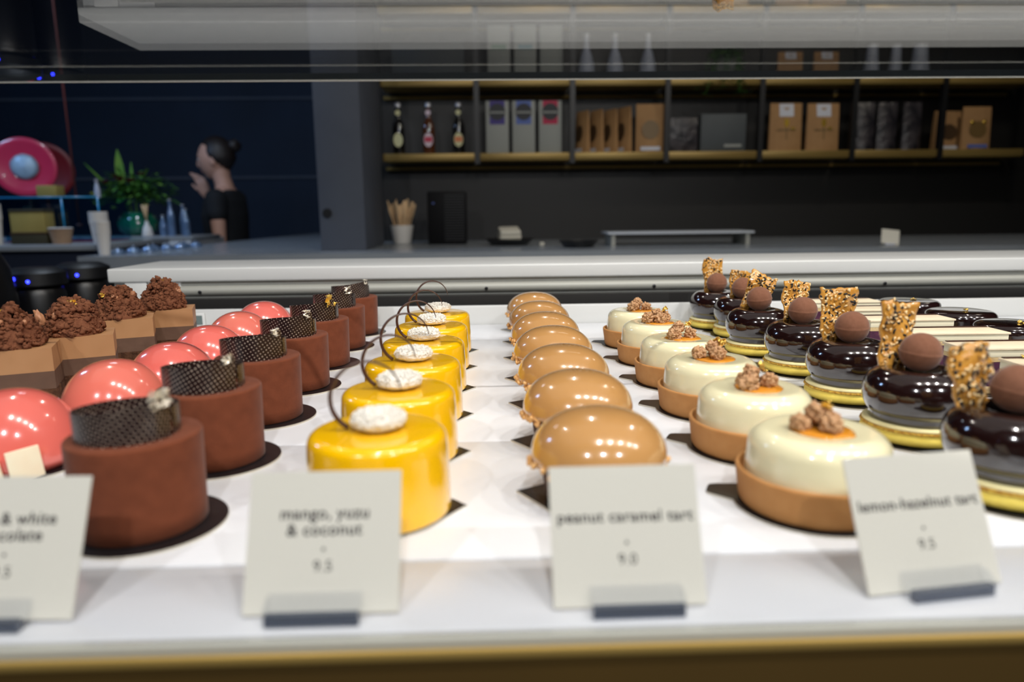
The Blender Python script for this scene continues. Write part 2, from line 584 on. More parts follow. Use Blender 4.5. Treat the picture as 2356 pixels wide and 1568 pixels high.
# small framed read-out on the rear lip
t = thing('thermometer_display', 'small square read-out in a white frame on the rear lip', 'thermometer', (-0.3880, 0.9467, 0.0120))
MB().box(-0.009, 0.009, -0.0035, 0, -0.009, 0.009, bev=0.0012).build('frame', 'case_white', t, angle=SH)
MB().box(-0.006, 0.006, -0.0042, -0.0036, -0.006, 0.006).build('screen', 'display_glass', t, smooth=False)

# ================================================================== CAKES
ORD = ['at the very front', 'second from the front', 'third from the front', 'fourth from the front', 'fifth from the front',
       'sixth from the front', 'seventh from the front']


def order(i, n):
    return 'at the very back' if i == n - 1 else ORD[i]


def disc_outline(r, seg=56, tip=None, wide=0.0, ang=0.0):
    """outline of a round cake card; tip = (distance, half width) of a pull tab pointing at angle ang"""
    pts = []
    if not tip:
        return [(r * math.cos(2 * PI * k / seg), r * math.sin(2 * PI * k / seg)) for k in range(seg)]
    d, w = tip
    th = math.asin(min(0.95, (w + 0.004) / r)) if w > 0.002 else math.acos(r / d) * 0.8
    n = seg
    for k in range(n + 1):
        a = th + (2 * PI - 2 * th) * k / n
        pts.append((r * math.cos(a), r * math.sin(a)))
    if w > 0.002:
        c = 0.004
        tab = [(d - c, -w), (d - 0.001, -w + 0.0015), (d, -w + c), (d, w - c), (d - 0.001, w - 0.0015), (d - c, w)]
    else:
        tab = [(d - 0.0015, -0.0012), (d, 0), (d - 0.0015, 0.0012)]
    pts += tab
    ca, sa = math.cos(ang), math.sin(ang)
    return [(x * ca - y * sa, x * sa + y * ca) for x, y in pts]


def cake_board(parent, outline, off=(0, 0)):
    mb = MB().prism([(x + off[0], y + off[1]) for x, y in outline], 0.0, 0.0012, 0, side=1)
    return mb.build('cake_board', ['board_black', 'board_edge'], parent, smooth=False)


def leaf_flake(seed, size, m, parent, loc, name='gold_leaf', rz=0.0, tilt=0.6):
    rnd = random.Random(seed)
    mb = MB()
    n = 6
    vs, fs = [], []
    for j in range(n + 1):
        for i in range(n + 1):
            u, v = i / n - 0.5, j / n - 0.5
            p = Vector((u, v, 0))
            h = noise.noise(Vector((u * 4 + seed, v * 4, 1.3))) * 0.45 + noise.noise(Vector((u * 9 + seed, v * 9, 5.3))) * 0.2
            e = 1 + 0.25 * noise.noise(Vector((u * 3, v * 3 + seed, 9)))
            vs.append((u * size * e, v * size * 0.7 * e, h * size))
    for j in range(n):
        for i in range(n):
            if (i in (0, n - 1) or j in (0, n - 1)) and rnd.random() < 0.3:
                continue
            a = j * (n + 1) + i
            fs.append((a, a + 1, a + n + 2, a + n + 1))
    mb.add(vs, fs, 0, Matrix.Translation(loc) @ Matrix.Rotation(rz, 4, 'Z') @ Matrix.Rotation(tilt, 4, 'X'))
    o = mb.build(name, m, parent, smooth=False)
    s = o.modifiers.new('thick', 'SOLIDIFY')
    s.thickness = 0.00025
    return o


# ---- 1. brown velvet chocolate cylinders with dotted collars
def collar(parent, rz, r=0.0240, hmin=0.0128, peak=0.0072, c=(0, 0, 0)):
    N, Mh = 110, 5
    mb = MB()
    uv = []
    thick = 0.0007
    cols = []
    for i in range(N + 1):
        t = i / N
        a = math.radians(-22) - t * math.radians(352) + rz
        rr = r * (1 - 0.05 * t)
        h = hmin + peak * math.exp(-(t / 0.20) ** 1.5) + 0.0012 * math.sin(t * 7)
        arcl = t * math.radians(352) * r * 1000
        for side in (0, 1):
            for j in range(Mh + 1):
                q = rr - side * thick
                z = h * j / Mh
                mb.v.append(Vector((c[0] + q * math.cos(a), c[1] + q * math.sin(a), c[2] + z)))
                uv.append((arcl, z * 1000))
    W_ = 2 * (Mh + 1)
    for i in range(N):
        A, B = i * W_, (i + 1) * W_
        for j in range(Mh):
            mb.f.append((A + j, B + j, B + j + 1, A + j + 1)[::-1])
            mb.f.append((A + Mh + 1 + j, B + Mh + 1 + j, B + Mh + 2 + j, A + Mh + 2 + j))
        mb.f.append((A + Mh, B + Mh, B + 2 * Mh + 1, A + 2 * Mh + 1)[::-1])
        mb.f.append((A, B, B + Mh + 1, A + Mh + 1))
    for A in (0, N * W_):
        for j in range(Mh):
            f = (A + j, A + j + 1, A + Mh + 2 + j, A + Mh + 1 + j)
            mb.f.append(f if A == 0 else f[::-1])
    mb.m = [0] * len(mb.f)
    return mb.build('chocolate_collar', 'dotted_chocolate', parent, uv=uv, angle=1.0)


CH = [(-0.1728, 0.3348 + 0.0928 * k) for k in range(7)]
rots = [0.12, 0.0, 0.05, 0.02, -0.05, -0.1, 0.1]
prof = [(0, 0.0013), (0.0288, 0.0013), (0.0296, 0.002)] + [(0.0297, 0.010), (0.0299, 0.022), (0.0302, 0.036)] + arc(0.0288, 0.0454, 0.0015, 0, 90, 5) + [(0.02, 0.0469), (0, 0.0469)]
velvet = MB().lathe(prof, seg=72, wob=lambda a, z: 1 + 0.004 * noise.noise(Vector((math.cos(a) * 3, math.sin(a) * 3, z * 90))))
leafnote = ['a bent silver and gold leaf on', 'a small silver flake on', 'a pale crumpled flake on', 'a bright silver flake on', 'a large golden crumpled leaf on', 'a split silver flake on', 'a tiny silver flake on']
vmesh = bmesh0 = None
for i, (x, y) in enumerate(CH):
    t = thing('chocolate_mousse_cake', 'brown velvet chocolate cylinder cake with %s its dotted collar, %s of its row' % (leafnote[i], order(i, 7).replace('at the very ', '').replace(' from the front', '')), 'cake', (x, y, 0), 0, 'velvet chocolate cylinder cakes with dotted collars')
    words_ = {0: 'brown velvet cylinder cake with dotted collar, nearest the cards, bent leaf on its rim',
              1: 'brown velvet cylinder cake, second from the front, small flake on its dotted collar',
              2: 'brown velvet cylinder cake, third from the front, pale flake on its dotted collar',
              3: 'brown velvet cylinder cake, fourth from the front, bright silver flake on its collar',
              4: 'brown velvet cylinder cake, fifth from the front, large crumpled gold leaf on top',
              5: 'brown velvet cylinder cake, sixth from the front, split silver flake on its collar',
              6: 'brown velvet cylinder cake with dotted collar, farthest back in its row'}
    t['label'] = words_[i]
    cake_board(t, disc_outline(0.0366), (0.003, -0.001))
    if vmesh is None:
        vo = velvet.build('velvet_mousse', 'velvet_chocolate', t, angle=1.2)
        vmesh = vo.data
    else:
        vo = bpy.data.objects.new('velvet_mousse', vmesh)
        COL.objects.link(vo)
        vo.parent = t
    collar(t, rots[i], c=(-0.0022, 0.000, 0.0469))
    a = math.radians(-22) + rots[i] - 0.22
    big = [0.012, 0.0075, 0.008, 0.010, 0.016, 0.011, 0.009][i]
    leaf_flake(11 + i, big, 'gold_leaf' if i in (4,) else 'silver_leaf', t,
               (-0.0022 + 0.0238 * math.cos(a), 0.0238 * math.sin(a), 0.0469 + 0.0190), 'metal_leaf', rz=a + PI / 2 + 0.3, tilt=1.15)

# ---- 2. yellow mango cakes
MG = [(-0.0577, 0.3440 + 0.0831 * k) for k in range(6)]
prof = [(0, 0.0013), (0.0338, 0.0013)] + arc(0.0341, 0.0036, 0.0018, -60, 10, 4) + [(0.0358, 0.012), (0.0355, 0.022), (0.0349, 0.034)] + arc(0.0293, 0.0382, 0.0053, 8, 90, 9) + [(0.02, 0.0436), (0.01, 0.0437), (0, 0.0437)]
mango = MB().lathe(prof, seg=96)


def curl_mesh(seed):
    rnd = random.Random(seed)
    n = 46
    pts, rad = [], []
    R = 0.0168 + rnd.uniform(-0.0008, 0.0008)
    tw = rnd.uniform(0.12, 0.3)
    for i in range(n):
        t = i / (n - 1)
        a = math.radians(238 - 235 * t)
        r = R * (1.02 - 0.05 * t)
        u = r * math.cos(a)
        w = r * math.sin(a)
        pts.append((-0.0050 + u * math.cos(tw), u * math.sin(tw) + 0.004 * t, 0.0602 + w))
        rad.append(0.00140 * (1 - t) ** 0.7 + 0.00035)
    return MB().tube(pts, rad, 8, flat=0.7, flat_axis=(0, 1, 0.1))


tm = None
lab = ['glossy yellow mango cake with coconut disc and chocolate curl, nearest the cards', 'glossy yellow mango cake with chocolate curl, second from the front of its row',
       'glossy yellow mango cake with chocolate curl, third from the front of its row', 'glossy yellow mango cake with chocolate curl, fourth from the front of its row',
       'glossy yellow mango cake with chocolate curl, fifth from the front, crumbly coconut top', 'glossy yellow mango cake with tallest-standing chocolate curl, farthest back in its row']
for i, (x, y) in enumerate(MG):
    t = thing('mango_cake', lab[i], 'cake', (x, y, 0), 0, 'glossy yellow mango cakes')
    cake_board(t, disc_outline(0.0345, tip=(0.0440, 0.0), ang=0.05 + 0.03 * (i % 3)))
    if tm is None:
        mo = mango.build('glazed_mousse', 'mango_glaze', t)
        tm = mo.data
    else:
        mo = bpy.data.objects.new('glazed_mousse', tm)
        COL.objects.link(mo)
        mo.parent = t
    mb = MB()
    vs, fs = ICO[5]
    out = []
    for v in vs:
        k = 1 + 0.05 * noise.noise(v * 3.0 + Vector((i * 5, 0, 0))) + 0.055 * noise.noise(v * 9 + Vector((i * 3, 2, 0))) + 0.03 * noise.noise(v * 22)
        zz = v.z
        out.append(Vector((v.x * 0.0136 * k, v.y * 0.0136 * k, (math.copysign(abs(zz) ** 0.8, zz)) * 0.0050 * k)))
    mb.add(out, fs, 0, Matrix.Translation((0.0008, 0.0, 0.0484)))
    rnd = random.Random(i)
    for k in range(420):
        a, e = rnd.uniform(0, 2 * PI), rnd.uniform(0.0, 1.5)
        mb.blob((0.0008 + 0.0136 * math.cos(a) * math.cos(e) ** 0.6, 0.0136 * math.sin(a) * math.cos(e) ** 0.6, 0.0484 + 0.0050 * math.sin(e) ** 0.8), rnd.uniform(0.0005, 0.0010), 1, 0.5, k, (1.3, 0.7, 0.4),
                rot=Euler((rnd.uniform(0, 3), rnd.uniform(0, 3), rnd.uniform(0, 3))))
    mb.build('coconut_disc', 'coconut', t)
    curl_mesh(i).build('chocolate_curl', 'curl_chocolate', t)

# ---- 3. caramel domes on cocoa tart shells
CA = [(0.0548, 0.3530 + 0.0893 * k) for k in range(7)]
shell_prof = [(0, 0.0013), (0.0265, 0.0013), (0.0275, 0.003), (0.0298, 0.0195)] + arc(0.0291, 0.0198, 0.0008, 0, 180, 4) + [(0.0270, 0.012), (0, 0.012)]
dome_prof = [(0, 0.0190), (0.026, 0.0190)] + arc(0.0312, 0.0255, 0.0040, -110, -10, 7) + [(0.03520 * math.cos(math.radians(a)) ** 0.86, 0.0255 + 0.0238 * math.sin(math.radians(a)) ** 1.0) for a in range(3, 88, 4)] + [(0, 0.0493)]


def chop_ring(seed, r0, z, n=130, s=(0.0013, 0.0026), spread=0.0022):
    rnd = random.Random(seed)
    mb = MB()
    for k in range(n):
        a = rnd.uniform(0, 2 * PI)
        r = r0 + rnd.uniform(-spread, spread * 0.9)
        q = rnd.uniform(*s)
        mb.blob((r * math.cos(a), r * math.sin(a), z + rnd.uniform(-0.0022, 0.0028)), q, 1, 0.35, rnd.random() * 100,
                (1, rnd.uniform(0.6, 1), rnd.uniform(0.5, 0.9)), rot=Euler((rnd.uniform(0, 3), rnd.uniform(0, 3), rnd.uniform(0, 3))))
    return mb


chop = [chop_ring(s, 0.0343, 0.0214, 190) for s in (1, 2)]
chm, tm, tm2 = [None, None], None, None


def share(name, cache, mb, m, parent, **k):
    if cache[0] is None:
        o = mb.build(name, m, parent, **k)
        cache[0] = o.data
    else:
        o = bpy.data.objects.new(name, cache[0])
        COL.objects.link(o)
        o.parent = parent
    return o


c1, c2, c3 = [None], [None], [[None], [None]]
dome = MB().lathe(dome_prof, seg=96)
shell = MB().lathe(shell_prof, seg=64, wob=lambda a, z: 1 + 0.006 * noise.noise(Vector((math.cos(a) * 4, math.sin(a) * 4, z * 200))))
lab = ['shiny caramel dome tart on a cocoa shell, nearest, behind the peanut card', 'shiny caramel dome tart, second from the front, just behind the nearest dome',
       'shiny caramel dome tart, third from the front of the dome row', 'shiny caramel dome tart, fourth from the front of the dome row', 'shiny caramel dome tart, fifth from the front of the dome row',
       'shiny caramel dome tart, sixth from the front of the dome row', 'shiny caramel dome tart farthest back, its whole top showing against the rear rail']
for i, (x, y) in enumerate(CA):
    t = thing('peanut_caramel_tart', lab[i], 'tart', (x, y, 0), [0, .3, -.2, .4, .1, -.3, .2][i] * 0.2, 'caramel dome tarts with chopped peanuts')
    cake_board(t, disc_outline(0.0315, tip=(0.0440, 0.0), ang=PI - 0.25))
    share('tart_shell', c1, shell, 'cocoa_crust', t)
    share('glazed_dome', c2, dome, 'caramel_glaze', t)
    o = share('chopped_peanuts', c3[i % 2], chop[i % 2], 'peanut', t)
    o.rotation_euler = (0, 0, i * 1.1)

# ---- 4. lemon hazelnut tarts
LE = [(0.1645, 0.3405 + 0.0881 * k) for k in range(6)]
lshell = MB().lathe([(0, 0.0013), (0.0362, 0.0013), (0.0372, 0.003), (0.0394, 0.0185)] + arc(0.0382, 0.0190, 0.0012, 0, 180, 6) + [(0.0362, 0.0120), (0, 0.0120)], seg=96,
                    wob=lambda a, z: 1 + 0.006 * noise.noise(Vector((math.cos(a) * 5, math.sin(a) * 5, z * 150))))
cream = MB().lathe([(0, 0.0125), (0.0345, 0.0125), (0.0350, 0.0165), (0.0351, 0.020), (0.0346, 0.0265)] + arc(0.0247, 0.0308, 0.0095, 4, 86, 12) + [(0.0190, 0.0400), (0.0100, 0.0394), (0, 0.0392)], seg=96)
k1, k2 = [None], [None]


def praline(seed):
    rnd = random.Random(seed)
    mb = MB()
    n = rnd.randint(3, 4)
    cs = [(0.0078 * math.cos(2 * PI * k / n + seed) * 1.15 - 0.001, 0.0070 * math.sin(2 * PI * k / n + seed) - 0.001, 0.0438 + rnd.uniform(-0.0006, 0.001), rnd.uniform(0.0042, 0.0056)) for k in range(n)]
    cs.append((-0.001 + rnd.uniform(-.002, .002), 0.001, 0.0485, 0.0044))
    for q, (x, y, z, r) in enumerate(cs):
        mb.blob((x, y, z), r, 4, 0.34, seed * 13 + q * 7, (1, 0.9, 0.92), freq=3.4)
        for k in range(34):
            d = Vector((rnd.gauss(0, 1), rnd.gauss(0, 1), rnd.gauss(0, 1))).normalized() * r * rnd.uniform(0.85, 1.08)
            mb.blob((x + d.x, y + d.y, max(z + d.z, 0.0398)), rnd.uniform(0.0006, 0.0017), 2, 0.5, k * 3 + seed, freq=2)
    return mb


lab = ['cream topped lemon tart with praline crumbs, nearest, beside the lemon-hazelnut card', 'cream topped lemon tart, second from the front, gold flake on its praline',
       'cream topped lemon tart, third from the front, long gold flake on its praline', 'cream topped lemon tart, fourth from the front of the cream tart row',
       'cream topped lemon tart, fifth from the front, wide praline cluster', 'cream topped lemon tart, farthest back, small round praline cluster']
for i, (x, y) in enumerate(LE):
    t = thing('lemon_hazelnut_tart', lab[i], 'tart', (x, y, 0), 0, 'lemon tarts with cream domes and praline')
    cake_board(t, disc_outline(0.0405, tip=(0.0535, 0.0078), ang=PI - 0.42 - 0.04 * (i % 2)))
    share('tart_shell', k1, lshell, 'tart_crust', t)
    share('cream_dome', k2, cream, 'lemon_cream', t)
    mb = MB().lathe([(0.0150, 0), (0.0158, 0.0005), (0.0140, 0.0012), (0, 0.0015)], c=(0.002, -0.001, 0.0393), seg=48, wob=lambda a, z, i=i: 1 + 0.14 * noise.noise(Vector((math.cos(a) * 1.6 + i * 3, math.sin(a) * 1.6, 0))))
    mb.build('caramel_pool', 'caramel_pool', t)
    praline(i + 1).build('praline_cluster', 'praline', t)
    if i in (0, 1, 2, 3, 4):
        leaf_flake(31 + i, 0.0065 + 0.0015 * (i % 3), 'gold_leaf', t, (0.003 + 0.001 * i, -0.001, 0.0525), rz=0.5 + i, tilt=0.9)

# ---- 5. dark glazed domes on yellow macarons
DK = [(0.2705, 0.347), (0.2775, 0.443), (0.2833, 0.543), (0.2860, 0.638), (0.2790, 0.727), (0.2980, 0.829), (0.2870, 0.892)]
mac = MB().lathe([(0, 0.0013), (0.024, 0.0013)] + arc(0.0276, 0.0062, 0.0046, -75, 40, 8) + [(0.0317, 0.0098)], seg=96)
foot = MB().lathe([(0.0305, 0.0096), (0.0321, 0.0100), (0.0325, 0.0106), (0.0321, 0.0113), (0.0305, 0.0116)], seg=160,
                  wob=lambda a, z: 1 + 0.020 * noise.noise(Vector((math.cos(a) * 26, math.sin(a) * 26, z * 700))))
fill = MB().lathe([(0, 0.0112), (0.0305, 0.0112), (0.0314, 0.0120), (0.0313, 0.0130), (0.0300, 0.0139), (0, 0.0139)], seg=64)
ddome = MB().lathe([(0, 0.0140), (0.028, 0.0140), (0.0284, 0.0146)] + [(0.0190 + 0.0138 * math.cos(math.radians(a)), 0.0310 + (0.0165 if a < 0 else 0.0160) * math.sin(math.radians(a))) for a in range(-51, 88, 5)] + [(0.016, 0.0468), (0.011, 0.0458), (0.007, 0.0445), (0, 0.0440)], seg=96)


def tuile(seed, w, h, lean):
    """irregular standing shard of caramel with white and black sesame seeds on both faces"""
    rnd = random.Random(seed)
    mb = MB()
    n, m_ = 15, 19

    def edge(v, side):
        return 0.5 + 0.055 * noise.noise(Vector((v * 3.1 + seed * 2.3, side * 7.7, 0.3))) * 2 + 0.03 * noise.noise(Vector((v * 11, side * 3.1, seed * 1.7))) * 2

    def P(u, v, off):
        tap = 0.74 + 0.26 * min(1, v * 1.5)
        x = (u - 0.5) * 2 * w * 0.5 * tap * (edge(v, 1 if u > .5 else 2) * 2 if True else 1)
        top = h * (1 + 0.07 * noise.noise(Vector((u * 2.6 + seed, 3.3, 0))) * 1.6 + 0.05 * noise.noise(Vector((u * 9, seed, 0))))
        z = v * top
        y = 0.0028 * noise.noise(Vector((u * 2.2, v * 2.2, seed))) * 2 + off
        return Vector((x, y, z))
    th = 0.0011
    for side, off in ((0, -th), (1, th)):
        base = len(mb.v)
        for j in range(m_ + 1):
            for i in range(n + 1):
                u, v = i / n, j / m_
                p = P(u, v, off)
                p.y += 0.0005 * noise.noise(Vector((u * 9, v * 12, seed + side * 5)))
                mb.v.append(p)
        for j in range(m_):
            for i in range(n):
                a = base + j * (n + 1) + i
                f = (a, a + 1, a + n + 2, a + n + 1)
                mb.f.append(f if side == 0 else f[::-1])
                mb.m.append(0)
    B = (n + 1) * (m_ + 1)
    rim = [i for i in range(n + 1)] + [j * (n + 1) + n for j in range(1, m_ + 1)] + [m_ * (n + 1) + i for i in range(n - 1, -1, -1)] + [j * (n + 1) for j in range(m_ - 1, 0, -1)]
    for k in range(len(rim)):
        a, b = rim[k], rim[(k + 1) % len(rim)]
        mb.f.append((b, a, a + B, b + B))
        mb.m.append(0)
    for k in range(240):
        u, v = rnd.uniform(0.03, 0.97), rnd.uniform(0.08, 0.99)
        s = rnd.choice((-1, -1, 1))
        p = P(u, v, s * (th + 0.0002))
        black = rnd.random() < 0.26 + 0.3 * (noise.noise(Vector((u * 3, v * 3, seed))) > 0.15)
        mb.blob(p, 0.00170, 1, 0.1, 1, (0.55, 0.40, 1.0), 2 if black else (1 if rnd.random() < .6 else 0), rot=Euler((0, rnd.uniform(0, PI), rnd.uniform(-.3, .3))))
    return mb


kk = [[None] for _ in range(6)]
TU = [(-0.013, 0.013, 0.027, 0.034, -0.12), (-0.010, 0.013, 0.025, 0.044, 0.10), (-0.006, 0.013, 0.030, 0.042, 0.05), (-0.004, 0.013, 0.025, 0.038, 0.12),
      (-0.007, 0.012, 0.026, 0.040, 0.42), (-0.001, 0.013, 0.026, 0.032, 0.15), (-0.001, 0.013, 0.026, 0.043, 0.0)]
lab = ['dark glazed dome on a yellow macaron, nearest, half hidden behind the lemon-hazelnut card', 'dark glazed dome on a yellow macaron, second from the front, tall narrow sesame shard',
       'dark glazed dome on a yellow macaron, third from the front, wide sesame shard', 'dark glazed dome on a yellow macaron, fourth from the front, notched sesame shard',
       'dark glazed dome on a yellow macaron, fifth from the front, sesame shard leaning sideways', 'dark glazed dome cake set back to the right, its ball partly hidden by a shard',
       'dark glazed dome on a yellow macaron, farthest back, tall sesame shard against the ledge']
for i, (x, y) in enumerate(DK):
    t = thing('chocolate_macaron_dome', lab[i], 'cake', (x, y, 0), 0, 'dark glazed domes on yellow macarons')
    cake_board(t, disc_outline(0.0380, tip=(0.0510, 0.0078), ang=PI - 0.75), (0.003, 0.0))
    share('macaron_shell', kk[0], mac, 'macaron_shell', t)
    share('macaron_foot', kk[1], foot, 'macaron_foot', t)
    share('filling', kk[2], fill, 'filling', t)
    share('glazed_dome', kk[3], ddome, 'dark_glaze', t)
    R = 0.0126
    tr = kk[4]
    if tr[0] is None:
        mb = MB().lathe([(0, -R)] + [(R * math.cos(math.radians(a)), R * math.sin(math.radians(a))) for a in range(-84, -1, 6)] + [(R * 1.018, -0.00025), (R * 1.018, 0.00025)] + [(R * math.cos(math.radians(a)), R * math.sin(math.radians(a))) for a in range(3, 90, 6)] + [(0, R)], seg=64)
        bo = mb.build('truffle_ball', 'truffle_velvet', t)
        tr[0] = bo.data
    else:
        bo = bpy.data.objects.new('truffle_ball', tr[0])
        COL.objects.link(bo)
        bo.parent = t
    bo.location = (0, 0, 0.0572)
    bo.rotation_euler = (0.05, [0.08, 0.06, -0.05, 0, -0.12, 0.03, 0][i], 0)
    ux, uy, w, h, ry = TU[i]
    o = tuile(i + 3, w, h, 0).build('sesame_tuile', ['tuile_caramel', 'sesame_white', 'sesame_black'], t)
    o.location = (ux, uy, 0.0440)
    o.rotation_euler = (-0.10, ry, [0.3, 0.15, -0.1, 0.05, -0.2, 0.2, 0.05][i])

# ---- 6. pink domes
PK = [(-0.2910, 0.425), (-0.2745, 0.511), (-0.2630, 0.580), (-0.2660, 0.667), (-0.2700, 0.762), (-0.2710, 0.848)]
pk = MB().lathe([(0, 0.0013), (0.031, 0.0013)] + [(0.0362 * math.cos(math.radians(a)) ** 0.9, 0.0080 + 0.0393 * math.sin(math.radians(a))) if a >= 0 else (0.0362 - 0.000003 * a * a, 0.0080 + 0.00015 * a) for a in (-40, -30, -15, 0, 4, 8, 13, 18, 24, 30, 36, 42, 48, 54, 60, 66, 72, 78, 84, 87)] + [(0, 0.0473)], seg=96)
lab = ['shiny pink dome cake with white chocolate tiles, nearest, at the left edge', 'shiny salmon pink dome cake, second from the front of the pink row',
       'shiny coral pink dome cake, third from the front of the pink row', 'shiny coral pink dome cake, fourth from the front of the pink row',
       'paler pink dome cake, fifth from the front of the pink row', 'shiny pink dome cake farthest back, beside the rear lip']
pm = {}
for i, (x, y) in enumerate(PK):
    t = thing('pink_dome_cake', lab[i], 'cake', (x, y, 0), 0, 'shiny pink dome cakes')
    cake_board(t, disc_outline(0.0390))
    mname = 'pink_glaze_pale' if i in (1, 4) else 'pink_glaze'
    share('glazed_dome', pm.setdefault(mname, [None]), pk, mname, t)
    rnd = random.Random(i + 50)
    for k, (ang, sz) in enumerate(((-50, 0.0165), (-78, 0.013), (12, 0.011), (160, 0.013))):
        a = math.radians(ang + rnd.uniform(-4, 4))
        mt = Matrix.Translation((0.0376 * math.cos(a), 0.0376 * math.sin(a), 0.0013)) @ Matrix.Rotation(a + PI / 2, 4, 'Z') @ Matrix.Rotation(rnd.uniform(-0.18, 0.12), 4, 'Y') @ Matrix.Rotation(0.08, 4, 'X')
        MB().box(-sz / 2, sz / 2, -0.0009, 0.0009, 0.0004, sz * 1.15, bev=0.0004, mtx=mt).build('chocolate_tile', 'white_chocolate', t, angle=SH)

# ---- 7. layered blocks with crumble mounds
BK = [(-0.3440, 0.557, 0.40), (-0.3272, 0.617, 0.44), (-0.3382, 0.7141, 0.40), (-0.3254, 0.7790, 0.32)]
for i, (x, y, rz) in enumerate(BK):
    lab = ['layered square mousse cake under a crumble mound, nearest, at the left edge', 'layered square mousse cake with crumble, second back, thick shard poking out left',
           'layered square mousse cake with crumble mound, third back, gold flecks on its left side', 'layered square mousse cake with crumble mound, farthest back, gold fleck on its peak'][i]
    t = thing('crumble_mousse_cake', lab, 'cake', (x, y, 0), rz, 'layered mousse cakes with crumble mounds')
    L, D = 0.053, 0.044
    x0, y0 = -L, 0.0
    cake_board(t, [(x0 - .001, y0 - .001), (0.001, y0 - .001), (0.001, D + .001), (x0 - .001, D + .001)])
    rnd = random.Random(i)
    mb = MB()

    def slab(z0, z1, seed, jag):
        N = 22
        pts = []
        for (ax, ay, bx, by) in ((x0, y0, 0, y0), (0, y0, 0, D), (0, D, x0, D), (x0, D, x0, y0)):
            for k in range(N):
                q = k / N
                j = jag * noise.noise(Vector((q * 9, ax * 80 + ay * 50, seed)))
                px, py = ax + (bx - ax) * q, ay + (by - ay) * q
                nx, ny = (by - ay), -(bx - ax)
                l = math.hypot(nx, ny)
                pts.append((px + nx / l * j, py + ny / l * j))
        return MB().prism(pts, z0, z1)
    slab(0.0013, 0.0160, i, 0.0018).build('brownie_layer', 'brownie', t, smooth=False)
    slab(0.0160, 0.0300, i + 9, 0.0002).build('dark_mousse_layer', 'dark_mousse', t, smooth=False)
    slab(0.0300, 0.0485, i + 19, 0.0002).build('milk_mousse_layer', 'milk_mousse', t, angle=SH)
    mb = MB()
    cx, cy = -L / 2 - 0.004, D / 2 + 0.001
    for k in range(1000):
        a = rnd.uniform(0, 2 * PI)
        q = math.sqrt(rnd.random())
        R = 0.0232 * (1 + 0.12 * noise.noise(Vector((math.cos(a) * 2, math.sin(a) * 2, i * 5.0))))
        h = 0.0265 * (1 - q ** 3.0) * (1 + 0.40 * noise.noise(Vector((q * math.cos(a) * 2.6 + i * 4, q * math.sin(a) * 2.6, 3)))) + 0.0015
        s = rnd.uniform(0.0008, 0.0021) if rnd.random() < 0.8 else rnd.uniform(0.0020, 0.0032)
        z = 0.0485 + h - (0 if rnd.random() < 0.8 else rnd.uniform(0, 0.8) * h)
        z = max(z, 0.0485 + s * 0.6)
        mb.blob((cx + R * q * math.cos(a), cy + R * q * math.sin(a), z), s, 2 if s > 0.0018 else 1, 0.5, rnd.random() * 60, (1, rnd.uniform(.7, 1), rnd.uniform(.7, 1)), freq=2.0)
    mb.lathe([(0.0225, 0), (0.0205, 0.012), (0.014, 0.019), (0.006, 0.022), (0, 0.023)], c=(cx, cy, 0.0486), seg=24)
    mb.build('crumble_mound', 'crumble', t)
    mb = MB()
    for k in range(2):
        a = rnd.uniform(-2.4, 0.2)
        q = rnd.uniform(0.45, 0.8)
        h = 0.0265 * (1 - q ** 3.0) + 0.002
        mb.blob((cx + 0.0240 * q * math.cos(a), cy + 0.0240 * q * math.sin(a), 0.0485 + h), 0.0028, 3, 0.12, k, (1.25, .8, .8), rot=Euler((rnd.random() * 3, rnd.random() * 3, 0)))
    if i == 1:
        mb.blob((cx - 0.023, cy - 0.006, 0.064), 0.0065, 3, 0.25, 3, (0.55, 0.6, 1.2), rot=Euler((0, -0.3, 0)))
    mb.build('hazelnut_pieces', 'nut', t)
    gz = {0: (cx - 0.004, cy - 0.006, 0.0770), 1: (cx + 0.002, cy - 0.008, 0.0770), 2: (cx - 0.011, cy - 0.010, 0.0730), 3: (cx + 0.004, cy - 0.004, 0.0790)}[i]
    leaf_flake(71 + i, 0.0065, 'gold_leaf', t, gz, rz=0.4 * i, tilt=1.0)

